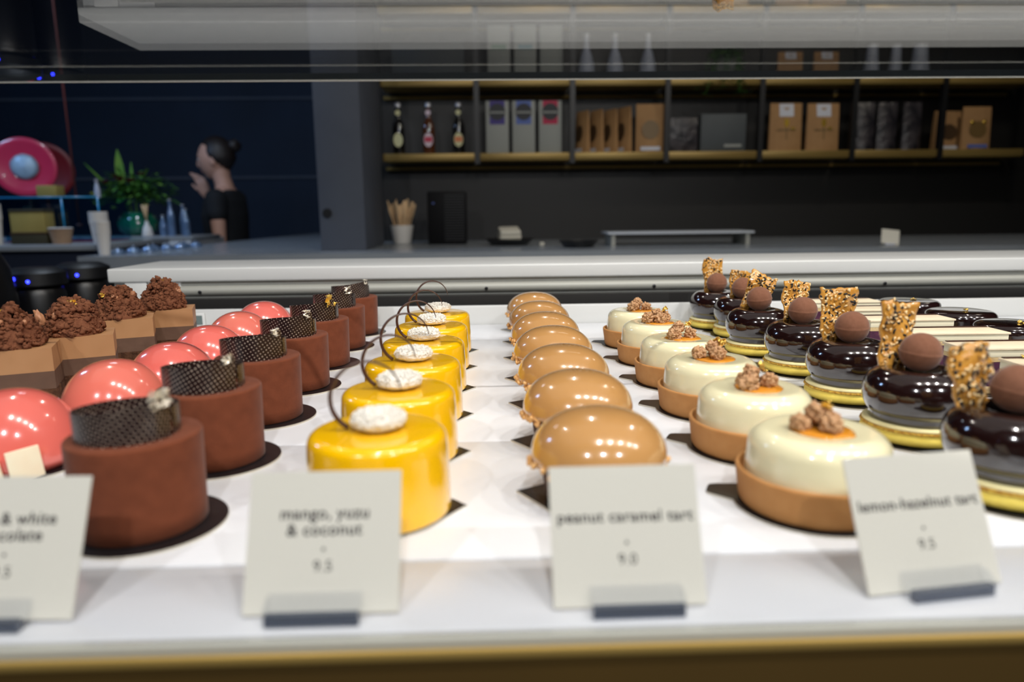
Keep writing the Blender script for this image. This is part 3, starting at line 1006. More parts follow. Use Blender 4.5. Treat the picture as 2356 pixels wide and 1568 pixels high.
# ---- 8. layered berry slices with long white plates
SL = [(0.4620, 0.505), (0.4630, 0.572), (0.4625, 0.642), (0.4645, 0.722), (0.4660, 0.793), (0.4675, 0.863)]
lab = ['layered berry slice with long white top, nearest of the slices, gold bead on its plate', 'layered berry slice with white top, second of the slices behind the dark domes', 'layered berry slice with white top, third of the slices from the front',
       'layered berry slice with white top, fourth of the slices, its end clear of the shards', 'layered berry slice with white top, fifth of the slices from the front', 'layered berry slice with white top, farthest back, its left end showing purple']
for i, (x, y) in enumerate(SL):
    t = thing('berry_slice', lab[i], 'cake slice', (x, y, 0), -0.01 * (i % 3), 'layered berry slices with white tops')
    L, D = 0.085, 0.031
    MB().box(-L - .006, 0.006, -D - .005, 0.005, 0, 0.0012).build('cake_board', 'board_black', t, smooth=False)
    MB().box(-L, 0, -D, 0, 0.0013, 0.0075, bev=.0006).build('sponge_base', 'almond_sponge', t, angle=SH)
    MB().box(-L + .0004, -.0004, -D + .0004, -.0004, 0.0075, 0.0165).build('berry_layer', 'berry_layer', t, smooth=False)
    MB().box(-L + .0002, -.0002, -D + .0002, -.0002, 0.0165, 0.0182).build('sponge_middle', 'dark_mousse', t, smooth=False)
    MB().box(-L + .0004, -.0004, -D + .0004, -.0004, 0.0182, 0.0275).build('berry_layer', 'berry_layer', t, smooth=False)
    MB().box(-L + .0002, -.0002, -D + .0002, -.0002, 0.0275, 0.0312).build('sponge_top', 'almond_sponge', t, smooth=False)
    MB().box(-L, 0, -D, 0, 0.0312, 0.0370, bev=.0006).build('cream_layer', 'vanilla_cream', t, angle=SH)
    MB().box(-L - .001, 0.001, -D - .001, 0.001, 0.0370, 0.0388, bev=.0004).build('chocolate_plate', 'white_chocolate', t, angle=SH)
    MB().box(-L + .001, -0.001, -0.0030, 0.0004, 0.0389, 0.0396).build('chocolate_strip', 'curl_chocolate', t, smooth=False)
    if i == 0:
        leaf_flake(5, 0.004, 'gold_leaf', t, (-0.070, -0.004, 0.0408), tilt=0.3)

# ---- 9. flat dark glazed discs
c1, c2 = [None], [None]
fd = MB().lathe([(0, 0.0013), (0.0330, 0.0013), (0.0340, 0.006), (0.0345, 0.020)] + arc(0.0283, 0.0285, 0.0075, -10, 88, 10) + [(0.015, 0.0362), (0, 0.0364)], seg=96)
for i, (x, y) in enumerate([(0.5180, 0.680), (0.5220, 0.768), (0.5200, 0.864)]):
    t = thing('chocolate_disc_cake', ['flat round black glazed cake at the right edge, nearest of three, gold flake on top', 'flat round black glazed cake, middle one of three beyond the berry slices',
                                      'flat round black glazed cake, farthest of three, beside the rear lip'][i], 'cake', (x, y, 0), 0, 'flat black glazed cakes')
    cake_board(t, disc_outline(0.0372))
    share('glazed_disc', c1, fd, 'dark_glaze', t)
    leaf_flake(90 + i, 0.006, 'gold_leaf', t, (0.002, -0.006, 0.0374), rz=0.3 + i, tilt=0.15)


# ================================================================== PRICE CARDS
def text(body, size, parent, loc, name='lettering', bold=True):
    cu = bpy.data.curves.new(name, 'FONT')
    cu.body = body
    cu.size = size
    cu.align_x = 'CENTER'
    cu.space_line = 1.35
    cu.space_character = 1.08
    cu.extrude = 0.00004
    cu.offset = 0.00011 if bold else 0.0
    cu.materials.append(MATS['ink'])
    tmp = bpy.data.objects.new(name, cu)
    COL.objects.link(tmp)
    dg = bpy.context.evaluated_depsgraph_get()
    me = bpy.data.meshes.new_from_object(tmp.evaluated_get(dg))
    bpy.data.objects.remove(tmp)
    o = bpy.data.objects.new(name, me)
    COL.objects.link(o)
    o.parent = parent
    o.location = loc
    return o


def price_card(xc, yb, rz, title, lines, mark, price, lb, hx=0.0, ryaw=0.0):
    t = thing('price_card', lb, 'price card', (xc, yb, 0), rz)
    Wc, Hc, th = 0.0588, 0.0535, 0.0006
    mb = MB().box(-Wc / 2, Wc / 2, 0, th, 0.0005, Hc)
    card = mb.build('card_sheet', 'paper_card', t, smooth=False)
    card.rotation_euler = (math.radians(-25.5), 0, 0)
    card.location = (0, 0.002, 0.0010)
    # lettering lies on the sheet's front face
    n = len(lines)
    for k, ln in enumerate(lines):
        z = Hc * 0.66 - k * 0.0062 if n > 1 else Hc * 0.595
        o = text(ln, 0.0064 if n > 1 else 0.0062, card, (0, -0.00006, z - (0.000 if n > 1 else 0.0)))
        o.rotation_euler = (PI / 2, 0, 0)
    o = text(mark, 0.0042, card, (0, -0.00006, Hc * 0.42), 'mark')
    o.rotation_euler = (PI / 2, 0, 0)
    o = text(price, 0.0058, card, (0, -0.00006, Hc * 0.295), 'price_figures', False)
    o.rotation_euler = (PI / 2, 0, 0)
    # clear acrylic block with a slot for the sheet
    mb = MB()
    mb.add([(hx - 0.0175, -0.0048, 0), (hx + 0.0175, -0.0048, 0), (hx + 0.0175, 0.011, 0), (hx - 0.0175, 0.011, 0),
            (hx - 0.0175, -0.0048, 0.0058), (hx + 0.0175, -0.0048, 0.0058), (hx + 0.0175, 0.0006, 0.0085), (hx - 0.0175, 0.0006, 0.0085), (hx + 0.0175, 0.011, 0.0085), (hx - 0.0175, 0.011, 0.0085)],
           [(0, 3, 2, 1), (0, 1, 5, 4), (4, 5, 6, 7), (7, 6, 8, 9), (3, 9, 8, 2), (1, 2, 8, 6, 5), (0, 4, 7, 9, 3)])
    mb.build('acrylic_holder', 'acrylic', t, smooth=False)
    MB().box(hx - 0.0173, hx + 0.0173, -0.0040, -0.0010, 0.0002, 0.0044).build('holder_reflection', 'holder_shade', t, smooth=False)  # blue-grey box colours in the dark reflection low in the clear holder
    return t


price_card(-0.0660, 0.2450, 0.0, 'mango', ['mango, yuzu', '& coconut'], '•', '9.5', 'white price card reading mango, yuzu & coconut in clear stand', hx=-0.002)
price_card(0.0515, 0.2445, 0.01, 'peanut', ['peanut caramel tart'], '•', '9.0', 'white price card reading peanut caramel tart in clear stand', hx=0.002)
price_card(0.1745, 0.2510, 0.135, 'lemon', ['lemon-hazelnut tart'], '•', '9.5', 'white price card reading lemon-hazelnut tart, right of the others', hx=0.003)
price_card(-0.1880, 0.2465, -0.03, 'dark', ['dark & white', 'chocolate'], '•', '9.5', 'white price card reading white chocolate, cut off by the left edge', hx=-0.004)

# ================================================================== BACK COUNTER AND SHELVING
FZ = -1.100      # the floor as seen from a group lifted by OFF
OFF = Vector((-0.024, 0, 0.011))
t = thing('back_counter', 'long grey stone back counter running behind the display case', 'counter', (0.8, 2.927, FZ))


def at0(o, root):
    o.location = -(Vector(root.location) - OFF)
    return o


mb = MB().prism([(-1.385, 2.484), (3.444, 2.484), (3.444, 3.483), (-0.530, 3.470), (-0.530, 5.080), (-1.19, 5.080)], -0.042, 0.0)
at0(mb.build('worktop', 'counter_grey', t, smooth=False), t)
mb = MB().prism([(-1.33, 2.531), (3.358, 2.531), (3.358, 3.444), (-0.54, 3.444), (-0.54, 4.994), (-1.15, 4.994)], FZ + 0.001, -0.0425)
at0(mb.build('base_cabinet', 'base_dark', t, smooth=False), t)
# dark splash panel joint on the marble wall
struct('trim_2', MB().box(-0.48, 3.444, 3.474, 3.486, 0.0005, 0.155), 'case_dark', smooth=False)

XP = [-0.456, -0.022, 0.406, 0.833, 1.260, 1.686, 2.094, 2.500, 2.506]
YS0, YS1 = 3.298, 3.483
OFF = Vector((-0.028, 0, 0.014))
sh = thing('wall_shelving', 'dark wall shelving with three gold edged shelves and black posts', 'shelving', (1.2, 3.444, 0.37))
for z in (0.392, 0.712, 1.012, 1.33):
    for a, b in zip(XP[:-1], XP[1:]):
        at0(MB().box(a + 0.012, b - 0.012, YS0, YS1 - 0.012, z - 0.033, z, bev=0.002).build('shelf_board', 'shelf_gold', sh, angle=SH), sh)
for x in XP:
    at0(MB().box(x - 0.0115, x + 0.0115, YS0 - 0.006, YS0 + 0.02, 0.345, 1.60).build('post', 'post_black', sh, smooth=False), sh)
for z in (0.392, 0.712, 1.012):
    at0(MB().box(XP[0], XP[-1], 3.470, 3.484, z - 0.062, z - 0.048).build('back_rail', 'shelf_gold', sh, smooth=False), sh)

Z1, Z2, Z3 = 0.3925, 0.7125, 1.0125


def bottle(x, glass, lbl, lbl2, label):
    t = thing('sauce_bottle', label, 'bottle', (x, 3.358, Z1), 0, 'glass bottles on the lower shelf')
    MB().lathe([(0, 0), (0.026, 0), (0.0275, 0.004), (0.0275, 0.115), (0.024, 0.135), (0.014, 0.155), (0.0115, 0.17), (0.0112, 0.205), (0.013, 0.208), (0, 0.209)], seg=32).build('body', glass, t, angle=1.0)
    MB().lathe([(0.0135, 0.206), (0.014, 0.222), (0.010, 0.2265), (0, 0.227)], seg=24).build('cap', 'cap_silver', t, angle=1.0)
    # oval front label and round neck label
    mt = Matrix.Translation((0, -0.0285, 0.062)) @ Matrix.Rotation(PI / 2, 4, 'X')
    MB().lathe([(0, 0.0), (0.0205, 0.0), (0.0205, 0.0012), (0, 0.0012)], seg=40, sy=1.5, mtx=mt).build('label', lbl, t, smooth=False)
    if lbl2:
        MB().box(-0.017, 0.017, -0.0305, -0.0299, 0.052, 0.075).build('label_band', lbl2, t, smooth=False)
    mt = Matrix.Translation((0, -0.0125, 0.182)) @ Matrix.Rotation(PI / 2, 4, 'X')
    MB().lathe([(0, 0), (0.012, 0), (0.012, 0.001), (0, 0.001)], seg=24, mtx=mt).build('neck_label', lbl, t, smooth=False)


bottle(-0.378, 'bottle_dark', 'label_cream', None, 'dark glass bottle with plain cream label, nearest the column')
bottle(-0.242, 'bottle_amber', 'label_rose', 'label_red', 'amber glass bottle with pale label and red band')
bottle(-0.106, 'bottle_dark', 'label_cream', 'label_orange', 'dark glass bottle with cream label and orange band')


def carton(x0, x1, z, h, tab, label, group):
    t = thing('grey_carton', label, 'box', ((x0 + x1) / 2, 3.358, z), 0, group)
    w = x1 - x0
    MB().box(-w / 2, w / 2, -0.03, 0.04, 0, h, bev=0.001).build('box_body', 'box_grey', t, angle=SH)
    MB().box(-w * 0.33, w * 0.33, -0.0312, -0.0301, h * 0.555, h - 0.001).build('colour_label', tab, t, smooth=False)
    mt = Matrix.Translation((0, -0.0313, h * 0.79)) @ Matrix.Rotation(PI / 2, 4, 'X')
    MB().lathe([(0, 0), (w * 0.36, 0), (w * 0.36, 0.001), (0, 0.001)], seg=40, mtx=mt).build('round_logo', 'logo_dark', t, smooth=False)
    MB().box(-w * 0.33, w * 0.33, -0.0334, -0.0326, h * 0.765, h * 0.795).build('logo_band', 'box_grey', t, smooth=False)


carton(0.019, 0.121, Z1, 0.228, 'tab_purple', 'tall grey carton with dark round logo and purple label', 'grey cartons on the lower shelf')
carton(0.138, 0.240, Z1, 0.228, 'tab_blue', 'tall grey carton with dark round logo and light blue label', 'grey cartons on the lower shelf')
carton(0.258, 0.360, Z1, 0.228, 'tab_red', 'tall grey carton with dark round logo and red label', 'grey cartons on the lower shelf')


def upper_carton(x0, x1, tab, label):
    t = thing('tall_carton', label, 'box', ((x0 + x1) / 2, 3.358, Z2), 0, 'pale cartons on the middle shelf')
    w, h = x1 - x0, 0.228
    MB().box(-w / 2, w / 2, -0.03, 0.04, 0, h, bev=0.001).build('box_body', 'box_grey', t, angle=SH)
    MB().box(-w * 0.33, w * 0.33, -0.0312, -0.0301, h * 0.56, h * 0.64).build('colour_label', tab, t, smooth=False)


upper_carton(0.031, 0.131, 'tab_green', 'pale carton with a green label strip on the middle shelf')
upper_carton(0.149, 0.247, 'tab_teal', 'pale carton with a teal label strip on the middle shelf')
upper_carton(0.264, 0.364, 'box_grey', 'plain pale carton on the middle shelf, right of the teal labelled one')
o = MB().box(-0.395, -0.072, 3.332, 3.435, Z2 + 0.0003, Z2 + 0.155, bev=0.003).build('storage_box', 'grey_carton', angle=SH)
tag(o, 'wide dark grey storage box on the middle shelf above the bottles', 'box')


def pouch(x, w, h, z, label, group, rz=0.0, win='print_brown', sticker=None, top=None, print_=False, y=3.358, m='kraft', name='kraft_pouch', cat='pouch'):
    t = thing(name, label, cat, (x, y, z), rz, group)
    mb = MB()
    nx, nz = 8, 10
    for s in (-1, 1):
        b = len(mb.v)
        for j in range(nz + 1):
            for i in range(nx + 1):
                u, v = i / nx, j / nz
                d = 0.026 * (1 - v) ** 0.6 * math.sin(PI * min(max(u, .04), .96)) ** 0.5 + 0.0012
                mb.v.append(Vector(((u - .5) * w * (1 - 0.03 * v), s * d, v * h)))
        for j in range(nz):
            for i in range(nx):
                a = b + j * (nx + 1) + i
                f = (a, a + 1, a + nx + 2, a + nx + 1)
                mb.f.append(f if s < 0 else f[::-1])
                mb.m.append(0)
    B = (nx + 1) * (nz + 1)
    rim = [i for i in range(nx + 1)] + [j * (nx + 1) + nx for j in range(1, nz + 1)] + [nz * (nx + 1) + i for i in range(nx - 1, -1, -1)] + [j * (nx + 1) for j in range(nz - 1, 0, -1)]
    for k in range(len(rim)):
        a, b = rim[k], rim[(k + 1) % len(rim)]
        mb.f.append((b, a, a + B, b + B))
        mb.m.append(0)
    mb.build('bag', m, t, angle=1.0)

    def patch(nm, mm, px0, px1, pz0, pz1, round_=False):
        v0, v1 = pz0 / h, pz1 / h
        d0 = 0.026 * (1 - v0) ** 0.6 + 0.0022
        d1 = 0.026 * (1 - v1) ** 0.6 + 0.0022
        if round_:
            pts = [((px0 + px1) / 2 + (px1 - px0) / 2 * math.cos(2 * PI * k / 24), (pz0 + pz1) / 2 + (pz1 - pz0) / 2 * math.sin(2 * PI * k / 24)) for k in range(24)]
        else:
            pts = [(px0, pz0), (px1, pz0), (px1, pz1), (px0, pz1)]
        vs = []
        for (a, c) in pts:
            q = (c - pz0) / max(1e-6, pz1 - pz0)
            vs.append((a, -(d0 + (d1 - d0) * q), c))
        n = len(vs)
        vs2 = [(a, b + 0.0006, c) for a, b, c in vs]
        MB().add(vs + vs2, [tuple(range(n)), tuple(range(2 * n - 1, n - 1, -1))] + [(k + n, (k + 1) % n + n, (k + 1) % n, k) for k in range(n)]).build(nm, mm, t, smooth=False)
    if win:
        patch('printed_emblem', win, -w * .30, w * .30, h * .26, h * .66, True)
    if sticker:
        patch('sticker', sticker, -w * .34, w * .34, h * .03, h * .11)
    if top:
        patch('top_label', top, -w * .22, w * .22, h * .72, h * .985)
    if print_:
        patch('gold_drop', 'gold_print', -w * .07, w * .07, h * .50, h * .68, True)
        patch('gold_dot', 'gold_print', w * .12, w * .26, h * .44, h * .50, True)
        patch('printed_stem', 'print_brown', -w * .02, w * .02, h * .24, h * .50)
        patch('printed_bar', 'print_brown', -w * .28, w * .28, h * .425, h * .455)
    return t


KG = 'kraft pouches on the lower shelf'
for k, (x, h, rz, lb) in enumerate([(0.462, 0.188, -1.10, 'brown kraft pouch turned edge on, leftmost of the five beside the grey cartons'), (0.526, 0.192, -1.10, 'brown kraft pouch turned sideways, second of the five on the lower shelf'),
                                   (0.590, 0.194, -1.10, 'brown kraft pouch turned sideways, middle one of the five on the lower shelf'), (0.654, 0.204, -1.10, 'tall brown kraft pouch half hidden behind the widest of the five pouches')]):
    pouch(x, 0.096, h, Z1, lb, KG, rz, 'window_dark', 'sticker_white', y=3.379)
pouch(0.765, 0.130, 0.212, Z1, 'wide brown kraft pouch facing forward with pale emblem, at the end of the five', KG, -0.06, 'print_brown', 'sticker_white', y=3.341)

o = MB().box(0.858, 0.985, 3.341, 3.435, Z1 + 0.0003, Z1 + 0.152, bev=0.002).build('dark_carton', 'foil_dark', angle=SH)
tag(o, 'low dark mottled carton on the lower shelf beside the kraft pouches', 'box')
t = thing('flat_grey_box', 'wide slate grey box with pale print, left of the gold printed pouches', 'box', (1.10, 3.358, Z1))
MB().box(-0.104, 0.104, -0.03, 0.04, 0, 0.166, bev=0.002).build('box_body', 'grey_carton', t, angle=SH)
MB().box(0.005, 0.085, -0.0312, -0.0302, 0.020, 0.032).build('pale_print', 'box_grey', t, smooth=False)

pouch(1.395, 0.150, 0.214, Z1, 'brown pouch with white top label and gold drop, left of the lower pair', 'gold printed pouches', 0, None, None, 'sticker_white', True)
pouch(1.568, 0.150, 0.212, Z1, 'brown pouch with white top label and gold drop, right of the lower pair', 'gold printed pouches', 0, None, None, 'sticker_white', True)
for k, x in enumerate((1.762, 1.868, 1.985)):
    pouch(x, 0.092, 0.215, Z1, ['dark foil bag nearest the gold printed pouches', 'dark foil bag in the middle of three on the lower shelf', 'dark foil bag with bluish sheen, right of the other two'][k], 'dark foil bags on the lower shelf', 0.1 * (k - 1), None, None, m='foil_dark', name='foil_bag', cat='bag')
pouch(2.170, 0.14, 0.178, Z1, 'kraft pouch with a dark window, just right of a black shelf post', KG, 0.1, 'window_dark', 'sticker_white', y=3.384)
pouch(2.275, 0.135, 0.190, Z1, 'kraft pouch with two gold dots, at the right end of the lower shelf', KG, 0.0, 'print_brown', 'tab_blue', None, False, y=3.336)
t = bpy.context.scene.objects[-1]
pouch(2.330, 0.12, 0.180, Z1, 'kraft pouch standing behind the one with two gold dots', KG, 0.0, None, None, y=3.414)
dots = thing('gold_seal', 'pair of shiny gold seals stuck on the last kraft pouch', 'seal', (2.275, 3.317, Z1 + 0.12))
for dx in (-0.028, 0.028):
    MB().lathe([(0, 0), (0.009, 0), (0.008, 0.002), (0, 0.003)], seg=20, mtx=Matrix.Translation((dx, 0, 0)) @ Matrix.Rotation(PI / 2, 4, 'X')).build('seal_disc', 'gold_print', dots, angle=1)

# middle shelf: white bottles, trailing plant, labelled pouches, tapered bags
for k, x in enumerate((0.474, 0.602, 0.752)):
    t = thing('white_bottle', ['white long necked bottle nearest the pale cartons', 'white long necked bottle, middle of three on the middle shelf', 'white long necked bottle nearest the trailing plant'][k], 'bottle', (x, 3.358, Z2), 0, 'white bottles on the middle shelf')
    MB().lathe([(0, 0), (0.036, 0), (0.038, 0.004), (0.036, 0.06), (0.024, 0.105), (0.013, 0.135), (0.012, 0.175), (0.0135, 0.178), (0, 0.18)], seg=32).build('body', 'bottle_white', t, angle=1)
    MB().lathe([(0.013, 0.176), (0.014, 0.195), (0, 0.198)], seg=20).build('stopper', 'cap_silver', t, angle=1)


def leafy(mb, c, d, L, w, mi=0, droop=0.3):
    d = Vector(d).normalized()
    s = d.cross(Vector((0, 0, 1)))
    if s.length < 0.05:
        s = Vector((1, 0, 0))
    s.normalize()
    c = Vector(c)
    n = 5
    vs, fs = [], []
    for i in range(n + 1):
        t_ = i / n
        p = c + d * L * t_ + Vector((0, 0, -droop * L * t_ * t_))
        ww = w * math.sin(PI * (0.08 + 0.9 * t_)) * 0.5
        nrm = Vector((0, 0, 0.15 * ww))
        vs += [p - s * ww + nrm, p, p + s * ww + nrm]
    for i in range(n):
        a = i * 3
        fs += [(a, a + 1, a + 4, a + 3), (a + 1, a + 2, a + 5, a + 4)]
    mb.add(vs, fs, mi)


t = thing('trailing_plant', 'green trailing plant in a pot hanging over the middle shelf edge', 'plant', (1.10, 3.362, Z2))
MB().lathe([(0, 0), (0.040, 0), (0.052, 0.08), (0.048, 0.08), (0.040, 0.06), (0, 0.06)], seg=32).build('pot', 'box_grey', t, angle=1)
rnd = random.Random(4)
mb = MB()
st = MB()
for k in range(16):
    a = rnd.uniform(PI * 0.9, PI * 2.1)
    L = rnd.uniform(0.08, 0.20)
    pts = []
    for i in range(7):
        q = i / 6
        pts.append(Vector((math.cos(a) * (0.03 + L * 0.55 * q), min(0.03, math.sin(a) * (0.03 + 0.065 * min(1, 2 * q))), 0.075 + 0.05 * math.sin(PI * min(1, q * 1.2)) - L * 0.75 * q * q)))
    st.tube(pts, 0.0012, 5)
    for i in range(1, 7):
        for s in (-1, 1):
            leafy(mb, pts[i], (s * rnd.uniform(.5, 1), rnd.uniform(-.6, .1), rnd.uniform(-.3, .6)), rnd.uniform(0.024, 0.040), 0.016, rnd.choice((0, 1, 1)))
st.build('stem', 'leaf_green', t)
mb.build('foliage', ['leaf_green', 'leaf_bright'], t)
for k, x in enumerate((1.400, 1.566)):
    pouch(x, 0.115, 0.115, Z2, ['short pouch with white label above the gold printed pouches, left one', 'short pouch with white label above the gold printed pouches, right one'][k], 'short pouches on the middle shelf', 0, None, None, 'sticker_white')
for k, x in enumerate((1.776, 1.887, 1.999)):
    t = thing('ceramic_vase', ['grey tapered vase above the foil bags, leftmost of three', 'slim grey tapered vase above the foil bags, middle of three', 'wide grey tapered vase above the foil bags, rightmost of three'][k], 'vase', (x, 3.358, Z2), 0, 'grey vases on the middle shelf')
    w = (0.034, 0.028, 0.042)[k]
    MB().lathe([(0, 0), (w, 0), (w * 1.02, 0.03), (w * 0.8, 0.09), (w * 0.7, 0.14), (w * .62, 0.14), (w * .5, 0.02), (0, 0.02)], seg=32).build('body', 'bottle_white', t, angle=1)
    MB().lathe([(w * .66, 0.139), (w * .72, 0.1402), (w * .72, 0.144), (w * .62, 0.144)], seg=32).build('rim', 'cap_silver', t, angle=1)
# top shelf: only the feet of these show
for k, x in enumerate((1.395, 1.560)):
    pouch(x, 0.150, 0.214, Z3, ['brown pouch with gold drop on the top shelf, left one', 'brown pouch with gold drop on the top shelf, right one'][k], 'gold printed pouches on the top shelf', 0, None, None, 'sticker_white', True)
t = thing('wicker_basket', 'small brown wicker basket on the top shelf above the plant', 'basket', (1.13, 3.358, Z3))
MB().lathe([(0, 0), (0.060, 0), (0.075, 0.07), (0.078, 0.072), (0.070, 0.072), (0.055, 0.006), (0, 0.006)], seg=40, wob=lambda a, z: 1 + 0.02 * math.sin(a * 24)).build('bowl', 'wood_light', t, angle=1)
MB().tube([(0.074 * math.cos(q * PI / 12), 0, 0.07 + 0.07 * math.sin(q * PI / 12)) for q in range(13)], 0.004, 8).build('handle', 'wood_light', t)

# ---- on the back counter
OFF = Vector((-0.025, 0, 0.011))
t = thing('spoon_cup', 'white cup packed with flat wooden spoons on the back counter', 'cup', (-0.365, 3.220, 0.0005))
MB().lathe([(0, 0), (0.036, 0), (0.038, 0.003), (0.052, 0.080), (0.050, 0.080), (0.036, 0.005), (0, 0.005)], seg=40).build('cup_body', 'cup_white', t, angle=1)
rnd = random.Random(8)
for k in range(22):
    a = rnd.uniform(0, 2 * PI)
    q = rnd.uniform(0.2, 1)
    base = Vector((0.020 * q * math.cos(a), 0.020 * q * math.sin(a), 0.008))
    L = rnd.uniform(0.150, 0.190)
    d = (Vector((math.cos(a) * 0.35 * q, math.sin(a) * 0.35 * q, 1))).normalized()
    pts, rad = [], []
    for i in range(9):
        s_ = i / 8
        pts.append(base + d * L * s_)
        rad.append(0.0050 if s_ < 0.6 else 0.0050 + 0.0085 * math.sin(PI * (s_ - 0.6) / 0.44))
    MB().tube(pts, rad, 8, flat=0.22, flat_axis=(math.cos(a + 1.5), math.sin(a + 1.5), 0)).build('wooden_spoon', 'wood_light', t)
t = thing('card_reader_unit', 'tall black ribbed register unit on the back counter', 'cash register', (-0.156, 3.134, 0.0005))
MB().box(-0.082, 0.082, -0.06, 0.06, 0, 0.222, bev=0.006).build('housing', 'register_black', t, angle=SH)
mb = MB()
for k in range(18):
    mb.box(-0.01, 0.074, -0.0630, -0.0606, 0.016 + k * 0.011, 0.021 + k * 0.011)
mb.build('vent_ribs', 'post_black', t, smooth=False)
MB().box(-0.060, -0.052, -0.062, -0.0605, 0.170, 0.176).build('status_light', 'tab_blue', t, smooth=False)


def dish(x, y, w, d, label):
    t = thing('black_dish', label, 'dish', (x, y, 0.0005))
    MB().lathe([(0, 0), (w * .36, 0), (w * .5, 0.024), (w * .485, 0.025), (w * .35, 0.004), (0, 0.004)], seg=48, sy=d).build('dish_body', 'plate_black', t, angle=1)
    MB().lathe([(w * .496, 0.0255), (w * .503, 0.0262), (w * .496, 0.0270), (w * .488, 0.0262)], seg=48, sy=d).build('rim', 'machine_black', t, angle=1)
    return t


dish(0.105, 2.945, 0.20, 0.7, 'shallow black dish with folded white napkins, beside the register unit')
dish(0.36, 2.704, 0.150, 0.7, 'empty shallow black dish at the end of the white tray')
o = MB().box(-0.045, 0.045, -0.045, 0.045, 0, 0.014, bev=0.004).box(-0.044, 0.044, -0.043, 0.045, 0.0142, 0.030, bev=0.006)
o = o.box(-0.042, 0.042, -0.043, 0.043, 0.0302, 0.048, bev=0.006).build('folded_napkins', 'napkin', angle=SH)
o.location = Vector((0.105, 2.945, 0.0200)) + OFF
o.rotation_euler = (0.22, -0.02, 0.12)
tag(o, 'folded stack of off-white napkins lying in a black dish', 'napkins')
o = MB().box(-0.009, 0.009, -0.012, 0.012, 0, 0.012, bev=0.003).build('sugar_packet', 'napkin', angle=SH)
o.location = Vector((0.235, 2.893, 0.0005)) + OFF
tag(o, 'tiny white paper packet beside the napkin dish', 'packet')
t = thing('serving_stand', 'long low white serving stand on the back counter', 'stand', (0.765, 2.841, 0.0005))
MB().box(-0.285, 0.285, -0.09, 0.09, 0.044, 0.052, bev=0.002).build('top_plate', 'counter_white', t, angle=SH)
MB().box(-0.27, -0.255, -0.08, 0.08, 0, 0.044).build('leg', 'case_grey', t, smooth=False)
MB().box(0.255, 0.27, -0.08, 0.08, 0, 0.044).build('leg', 'case_grey', t, smooth=False)
t = thing('counter_card', 'small blank white card propped up on the back counter', 'card', (1.50, 2.600, 0.0005), -0.1)
o = MB().box(-0.032, 0.032, 0, 0.002, 0.004, 0.058).build('card_sheet', 'napkin', t, smooth=False)
o.rotation_euler = (-0.3, 0.12, 0)
MB().box(-0.016, 0.016, -0.006, 0.014, 0, 0.006, bev=.001).build('foot', 'sticker_white', t, angle=SH)
# upturned glass lids along the left end of the counter
for k in range(8):
    x, y = -1.315 + 0.012 * (k % 3) + 0.008 * k, 2.62 + 0.075 * k
    t = thing('glass_cloche', 'small clear glass cloche at the left end of the back counter, %s' % ['frontmost', 'second from front', 'third from front', 'fourth from front', 'fourth from back', 'third from back', 'second from back', 'rearmost'][k],
              'cloche', (x, y, 0.0005), 0, 'clear glass cloches in a row')
    MB().lathe([(0.026, 0), (0.027, 0.003), (0.022, 0.014), (0.010, 0.020), (0, 0.021)], seg=24).build('glass_bell', 'water_bottle', t)
    MB().lathe([(0, 0.020), (0.005, 0.021), (0.006, 0.027), (0, 0.030)], seg=16).build('knob', 'pipe_steel', t)

# ================================================================== LEFT WORK AREA
OFF = Vector((-0.031, 0, 0.011))
t = thing('rear_sideboard', 'low white fronted sideboard carrying the flowers and water bottles', 'sideboard', (-1.75, 3.659, FZ))
at0(MB().box(-2.60, -1.375, 3.444, 3.800, 0.020, 0.0360, bev=.002).build('worktop', 'counter_grey', t, angle=SH), t)
at0(MB().box(-2.58, -1.385, 3.448, 3.874, FZ + 0.001, 0.0195).build('carcass', 'counter_white', t, smooth=False), t)
OFF = Vector((-0.024, 0, 0.011))
t = thing('left_counter', 'grey topped blue counter crowded with cups at the left', 'counter', (-2.1, 2.970, FZ))
at0(MB().box(-2.927, -1.415, 2.669, 3.272, 0.012, 0.034, bev=.002).build('worktop', 'counter_grey', t, angle=SH), t)
at0(MB().box(-2.910, -1.44, 2.695, 3.255, FZ + 0.001, 0.0115).build('carcass', 'counter_blue', t, smooth=False), t)
CT = 0.0345


def cupstack(x, y, h, label, r=0.033):
    t = thing('paper_cup_stack', label, 'cups', (x, y, CT), 0, 'stacks of white paper cups')
    n = 5
    MB().lathe([(0, 0), (r * .72, 0), (r * .95, h * 0.62), (0, h * 0.62)], seg=32).build('cup', 'cup_white', t, angle=1)
    for k in range(n):
        z = h * (0.62 + 0.075 * k)
        MB().lathe([(r * .93, z + .0002), (r, z + .0006), (r, z + h * .07), (r * .93, z + h * .074), (0, z + h * .072)], seg=32).build('cup', 'cup_white', t, angle=1)


cupstack(-1.835, 2.755, 0.150, 'tall stack of white paper cups by the gold box at the far left')
cupstack(-1.905, 2.790, 0.120, 'shorter cup stack cut by the left edge of the photo', 0.036)
cupstack(-1.462, 2.790, 0.118, 'left stack of white paper cups beside the woven basket')
CT = 0.0005
cupstack(-1.352, 2.60, 0.118, 'stack of white paper cups at the front left corner of the back counter', 0.026)
CT = 0.0345
t = thing('gold_gift_box', 'large gold box standing on the left counter', 'box', (-1.765, 2.893, CT))
MB().box(-0.075, 0.055, -0.03, 0.04, 0, 0.118, bev=.002).build('box_body', 'gold_box', t, angle=SH)
MB().box(-0.077, 0.057, -0.032, 0.042, 0.1185, 0.130, bev=.002).build('lid', 'olive_box', t, angle=SH)
t = thing('dark_gift_box', 'long low olive box lying in front of the large gold box', 'box', (-1.690, 2.755, CT))
MB().box(-0.066, 0.066, -0.03, 0.03, 0, 0.036, bev=.002).build('box_body', 'olive_box', t, angle=SH)
